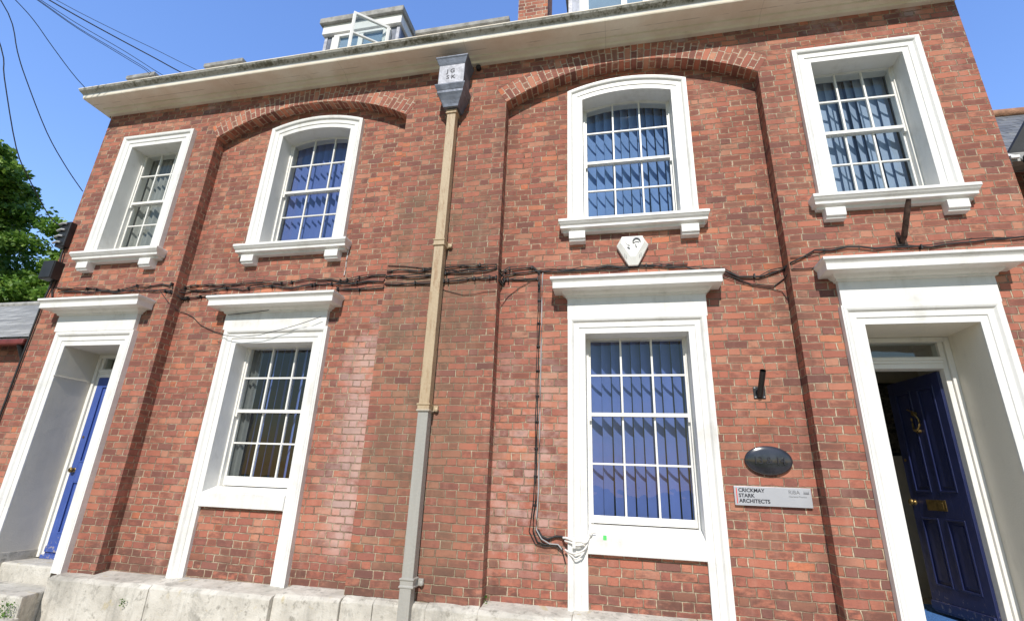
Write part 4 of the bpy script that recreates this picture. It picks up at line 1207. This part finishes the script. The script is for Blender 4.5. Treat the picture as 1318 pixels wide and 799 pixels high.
# ------------------------------------------------------------------ overhead wires
wires = [
 ('w1', .007, [(-8.28,-2.0,8.8),(-8.165,-1.38,7.80),(-8.14,-1.23,7.41),(-8.07,-.85,6.54),(-8.03,-.59,6.18),(-7.97,-.26,5.80),(-7.92,-.09,5.70)], 'leftmost overhead wire hanging down in front of the trees to the terminal block'),
 ('w2', .0065, [(-8.28,-2.0,8.8),(-8.18,-1.46,8.34),(-8.13,-1.23,7.88),(-8.1,-1.05,7.58),(-8.02,-.63,6.97),(-7.95,-.29,6.6),(-7.89,-.01,6.35)], 'overhead wire curving down to the house corner beside the small upper window'),
 ('w3', .0055, [(-8.28,-2.0,8.8),(-8.18,-1.46,8.6),(-8.13,-1.21,8.48),(-8.08,-.93,8.28),(-8.0,-.54,8.02),(-7.91,-.07,7.82),(-7.89,-.01,7.72)], 'overhead wire ending at the left tip of the cornice'),
 ('w4a', .0045, [(-8.28,-2.0,8.8),(-7.98,-1.35,8.69),(-7.78,-.9,8.61),(-7.52,-.36,8.57),(-7.37,-.03,8.53),(-7.36,.03,8.3)], 'lower of the twin thin wires reaching the first parapet block'),
 ('w4b', .0045, [(-8.28,-2.0,8.8),(-7.96,-1.35,8.69),(-7.76,-.92,8.61),(-7.5,-.39,8.58),(-7.345,-.02,8.55),(-7.34,.03,8.35)], 'upper of the twin thin wires reaching the first parapet block'),
 ('w4c', .0045, [(-8.28,-2.0,8.8),(-7.89,-1.36,8.66),(-7.66,-.99,8.58),(-7.36,-.49,8.53),(-7.08,-.03,8.45),(-6.80,.38,8.42),(-6.6,.7,8.3)], 'thin wire just above the twin wires over the left roof end'),
 ('w5', .0085, [(-8.28,-2.0,8.8),(-7.77,-1.34,8.66),(-7.51,-1.0,8.6),(-7.22,-.62,8.55),(-6.97,-.3,8.51),(-6.75,-.02,8.47),(-6.42,.38,8.44),(-6.2,.7,8.3)], 'thickest dark overhead wire running to the roof'),
 ('w6', .004, [(-8.28,-2.0,8.8),(-7.65,-1.32,8.65),(-7.42,-1.07,8.6),(-7.1,-.73,8.55),(-6.83,-.44,8.52),(-6.45,-.04,8.46),(-6.05,.36,8.44),(-5.8,.7,8.3)], 'faint rightmost overhead wire reaching the second parapet block'),
]
for _, r_, pts, lab in wires:
    b = MB(); b.tube(smooth(pts), r_, 6); b.build('overhead_wire', M['cable'], None, label=lab, cat='wire', group='wires from the street pole')

# ------------------------------------------------------------------ neighbours
nl = empty('slate_cottage', (-12, 1, 0), 'low brick neighbour on the left with a weathered pale slate roof', 'house')
b = MB()
b.face([(-18,.22,0),(-7.9,.22,0),(-7.9,.22,4.15),(-18,.22,4.15)]); b.face([(-18,5,0),(-18,.22,0),(-18,.22,4.15),(-18,2.6,5.6),(-18,5,4.15)]); b.face([(-7.9,5,0),(-18,5,0),(-18,5,4.15),(-7.9,5,4.15)])
under(b.build('wall', M['brick_far']), nl)
b = MB()
def sl2(p): return [(q[0], math.hypot(q[1]-0.05, q[2]-4.06)) for q in p]
pts = [(-18.2,.02,4.06),(-7.93,.02,4.06),(-7.93,2.6,5.62),(-18.2,2.6,5.62)]; b.face(pts, sl2(pts))
pts = [(-7.93,5.2,4.06),(-18.2,5.2,4.06),(-18.2,2.6,5.62),(-7.93,2.6,5.62)]; b.face(pts, [(q[0], math.hypot(q[1]-5.2, q[2]-4.06)) for q in pts])
b.face([(-18.2,.02,4.03),(-7.93,.02,4.03),(-7.93,.24,4.16),(-18.2,.24,4.16)][::-1])
rl = under(b.build('roof', M['slate_pale']), nl)
b = MB(); b.tube([(-18.2,2.6,5.62),(-7.93,2.6,5.62)], .07, 8); under(b.build('ridge', M['cap_grey']), nl)
b = MB(); b.box(-18.2,-7.95,-.02,.08,3.94,4.02); under(b.build('gutter', M['gutter_red'], bevel=.02), nl)
b = MB(); b.tube([(-8.05,.03,3.95),(-8.05,.14,3.75),(-8.05,.17,3.6),(-8.05,.17,.2)], .04, 8); under(b.build('downpipe', M['black']), nl)

nr = empty('gabled_house', (6, 2, 0), 'neighbour on the right with grey slates, a dark gable board and terracotta ridge', 'house')
b = MB()
b.face([(3.91,.45,0),(12,.45,0),(12,.45,5.75),(3.91,.45,5.75)]); b.face([(12,.45,0),(12,8,0),(12,8,5.75),(12,.45,5.75)])
under(b.build('wall', M['brick_far']), nr)
b = MB()
pts = [(3.93,.03,5.64),(12.2,.03,5.64),(12.2,.55,6.09),(3.93,.55,6.09)]; b.face(pts, [(q[0], (q[1])*1.3) for q in pts])
b.face([(3.93,.03,5.61),(3.93,.45,5.74),(12.2,.45,5.74),(12.2,.03,5.61)]); b.face([(3.93,.03,5.61),(12.2,.03,5.61),(12.2,.03,5.64),(3.93,.03,5.64)])
under(b.build('eaves_roof', M['slate_pale']), nr)
b = MB(); b.box(3.915,3.99,-.01,.02,5.63,5.66); b.face([(3.912,-.004,5.655),(3.985,-.004,5.655),(3.985,.56,6.15),(3.912,.56,6.15)]); b.face([(3.912,-.004,5.655),(3.912,.56,6.15),(3.912,.56,6.05),(3.912,.0,5.55)]); under(b.build('flashing', M['white']), nr)
b = MB(); b.tube([(4.02,-.03,5.60),(12.2,-.03,5.58)], .055, 8); b.tube([(4.35,-.03,5.58),(4.35,.2,5.35),(4.35,.37,5.2),(4.35,.38,.2)], .04, 8); under(b.build('gutter', M['timber_dark']), nr)
b = MB()
pts = [(4.0,3.0,7.3),(12.2,3.0,7.3),(12.2,5.2,9.75),(4.0,5.2,9.75)]
pts = [(3.95,.9,5.9),(12.2,.9,5.9),(12.2,3.2,8.52),(3.95,3.2,8.52)]; b.face(pts, [(q[0], q[1]*1.5) for q in pts])
pts = [(12.2,6.0,5.7),(3.95,6.0,5.7),(3.95,3.2,8.52),(12.2,3.2,8.52)]; b.face(pts, [(q[0], q[1]*1.5) for q in pts])
under(b.build('roof', M['slate']), nr)
b = MB(); b.tube([(3.95,3.2,8.54),(12.2,3.2,8.54)], .09, 8); under(b.build('ridge', M['terracotta']), nr)
b = MB()      # small front gable with dark barge board
b.prism_y([(4.22,5.86),(6.82,5.86),(5.52,7.75)], .50, .60)
under(b.build('gable', M['timber_dark']), nr)
b = MB(); b.prism_y([(4.08,5.76),(4.28,5.76),(5.52,7.60),(6.76,5.76),(6.96,5.76),(5.52,7.92)], .36, .43); under(b.build('barge_board', M['timber_dark']), nr)

# ------------------------------------------------------------------ trees beyond the cottage
def tree(name, loc, blobs, h, nleaf, mat, label, size, seed):
    r_ = random.Random(seed); nr_ = np.random.default_rng(seed)
    root = empty(name, loc, label, 'tree', 'trees beyond the cottage')
    tr = MB()
    tr.tube([(0,0,0),(.1,0,h*.25),(-.05,.1,h*.5),(.1,0,h*.75)], [.34,.27,.2,.1], 10)
    for _ in range(9):
        a = r_.uniform(0,6.28); z = h*r_.uniform(.25,.65); L_ = h*r_.uniform(.2,.36)
        tr.tube([(0,0,z),(L_*.5*math.cos(a),L_*.5*math.sin(a),z+L_*.4),(L_*math.cos(a),L_*math.sin(a),z+L_*.7)], [.12,.08,.03], 7)
    tr.build('trunk', M['bark'], root)
    # leaf clusters: points on sub-clumps spread through each blob's volume
    P = []
    for (bx_, by_, bz_, rx, ry, rz, wgt) in blobs:
        nc = int(60*wgt)
        u = nr_.normal(size=(nc,3)); u /= np.linalg.norm(u,axis=1)[:,None]
        c_ = np.array([bx_,by_,bz_]) + u*np.array([rx,ry,rz])*(nr_.uniform(.45,1.05,size=(nc,1)))
        per = int(nleaf*wgt/ sum(q[6] for q in blobs)/nc)
        for q in c_:
            s = nr_.uniform(.35,.95)*min(rx,rz)*.30
            v = nr_.normal(size=(per,3)); v /= np.linalg.norm(v,axis=1)[:,None]
            P.append(q + v*np.array([s*1.35,s*1.35,s*.6])*(nr_.uniform(0,1,size=(per,1))**.5))
    P = np.vstack(P); n = len(P)
    t = nr_.normal(size=(n,3)); t[:,2] *= .5; t /= np.linalg.norm(t,axis=1)[:,None]
    q = nr_.normal(size=(n,3)); b_ = np.cross(t,q); b_ /= np.linalg.norm(b_,axis=1)[:,None]
    s = nr_.uniform(.6,1.2,size=(n,1))*size
    V = np.stack([P-t*s*.5, P+b_*s*.33+t*s*.05, P+t*s*.6, P-b_*s*.33+t*s*.05], axis=1).reshape(-1,3)
    me = bpy.data.meshes.new('crown')
    me.vertices.add(4*n); me.vertices.foreach_set('co', V.ravel())
    me.loops.add(4*n); me.loops.foreach_set('vertex_index', np.arange(4*n))
    me.polygons.add(n); me.polygons.foreach_set('loop_start', np.arange(n)*4); me.polygons.foreach_set('loop_total', np.full(n,4))
    me.update(calc_edges=True); me.validate()
    me.materials.append(mat)
    o = bpy.data.objects.new('crown', me); COL.objects.link(o); o.parent = root
tree('broadleaf_tree', (-33,9,.7), [(0,0,11,6.0,5,6.0,1.6),(3.4,-1,14.0,3.4,3,3.2,.8),(4.9,-1,9.4,3.2,3,3.4,.8),(2.5,-1,6.5,4.5,3,3.0,.7),(4.8,-1,12.0,2.8,2.5,2.8,.6)], 13, 130000, M['leaf_dark'], 'tall dark broadleaf tree at the left edge of the picture', .25, 3)
tree('broadleaf_tree', (-24.5,12,.5), [(0,0,9.3,3.4,3,3.4,1.0),(2.4,0,9.8,2.6,2.4,2.8,.7),(.5,-1,6.6,4.0,3,2.7,.7),(3.6,.5,7.6,2.4,2,2.6,.6)], 10, 100000, M['leaf_light'], 'lower bright green tree between the tall tree and the brick house', .22, 5)
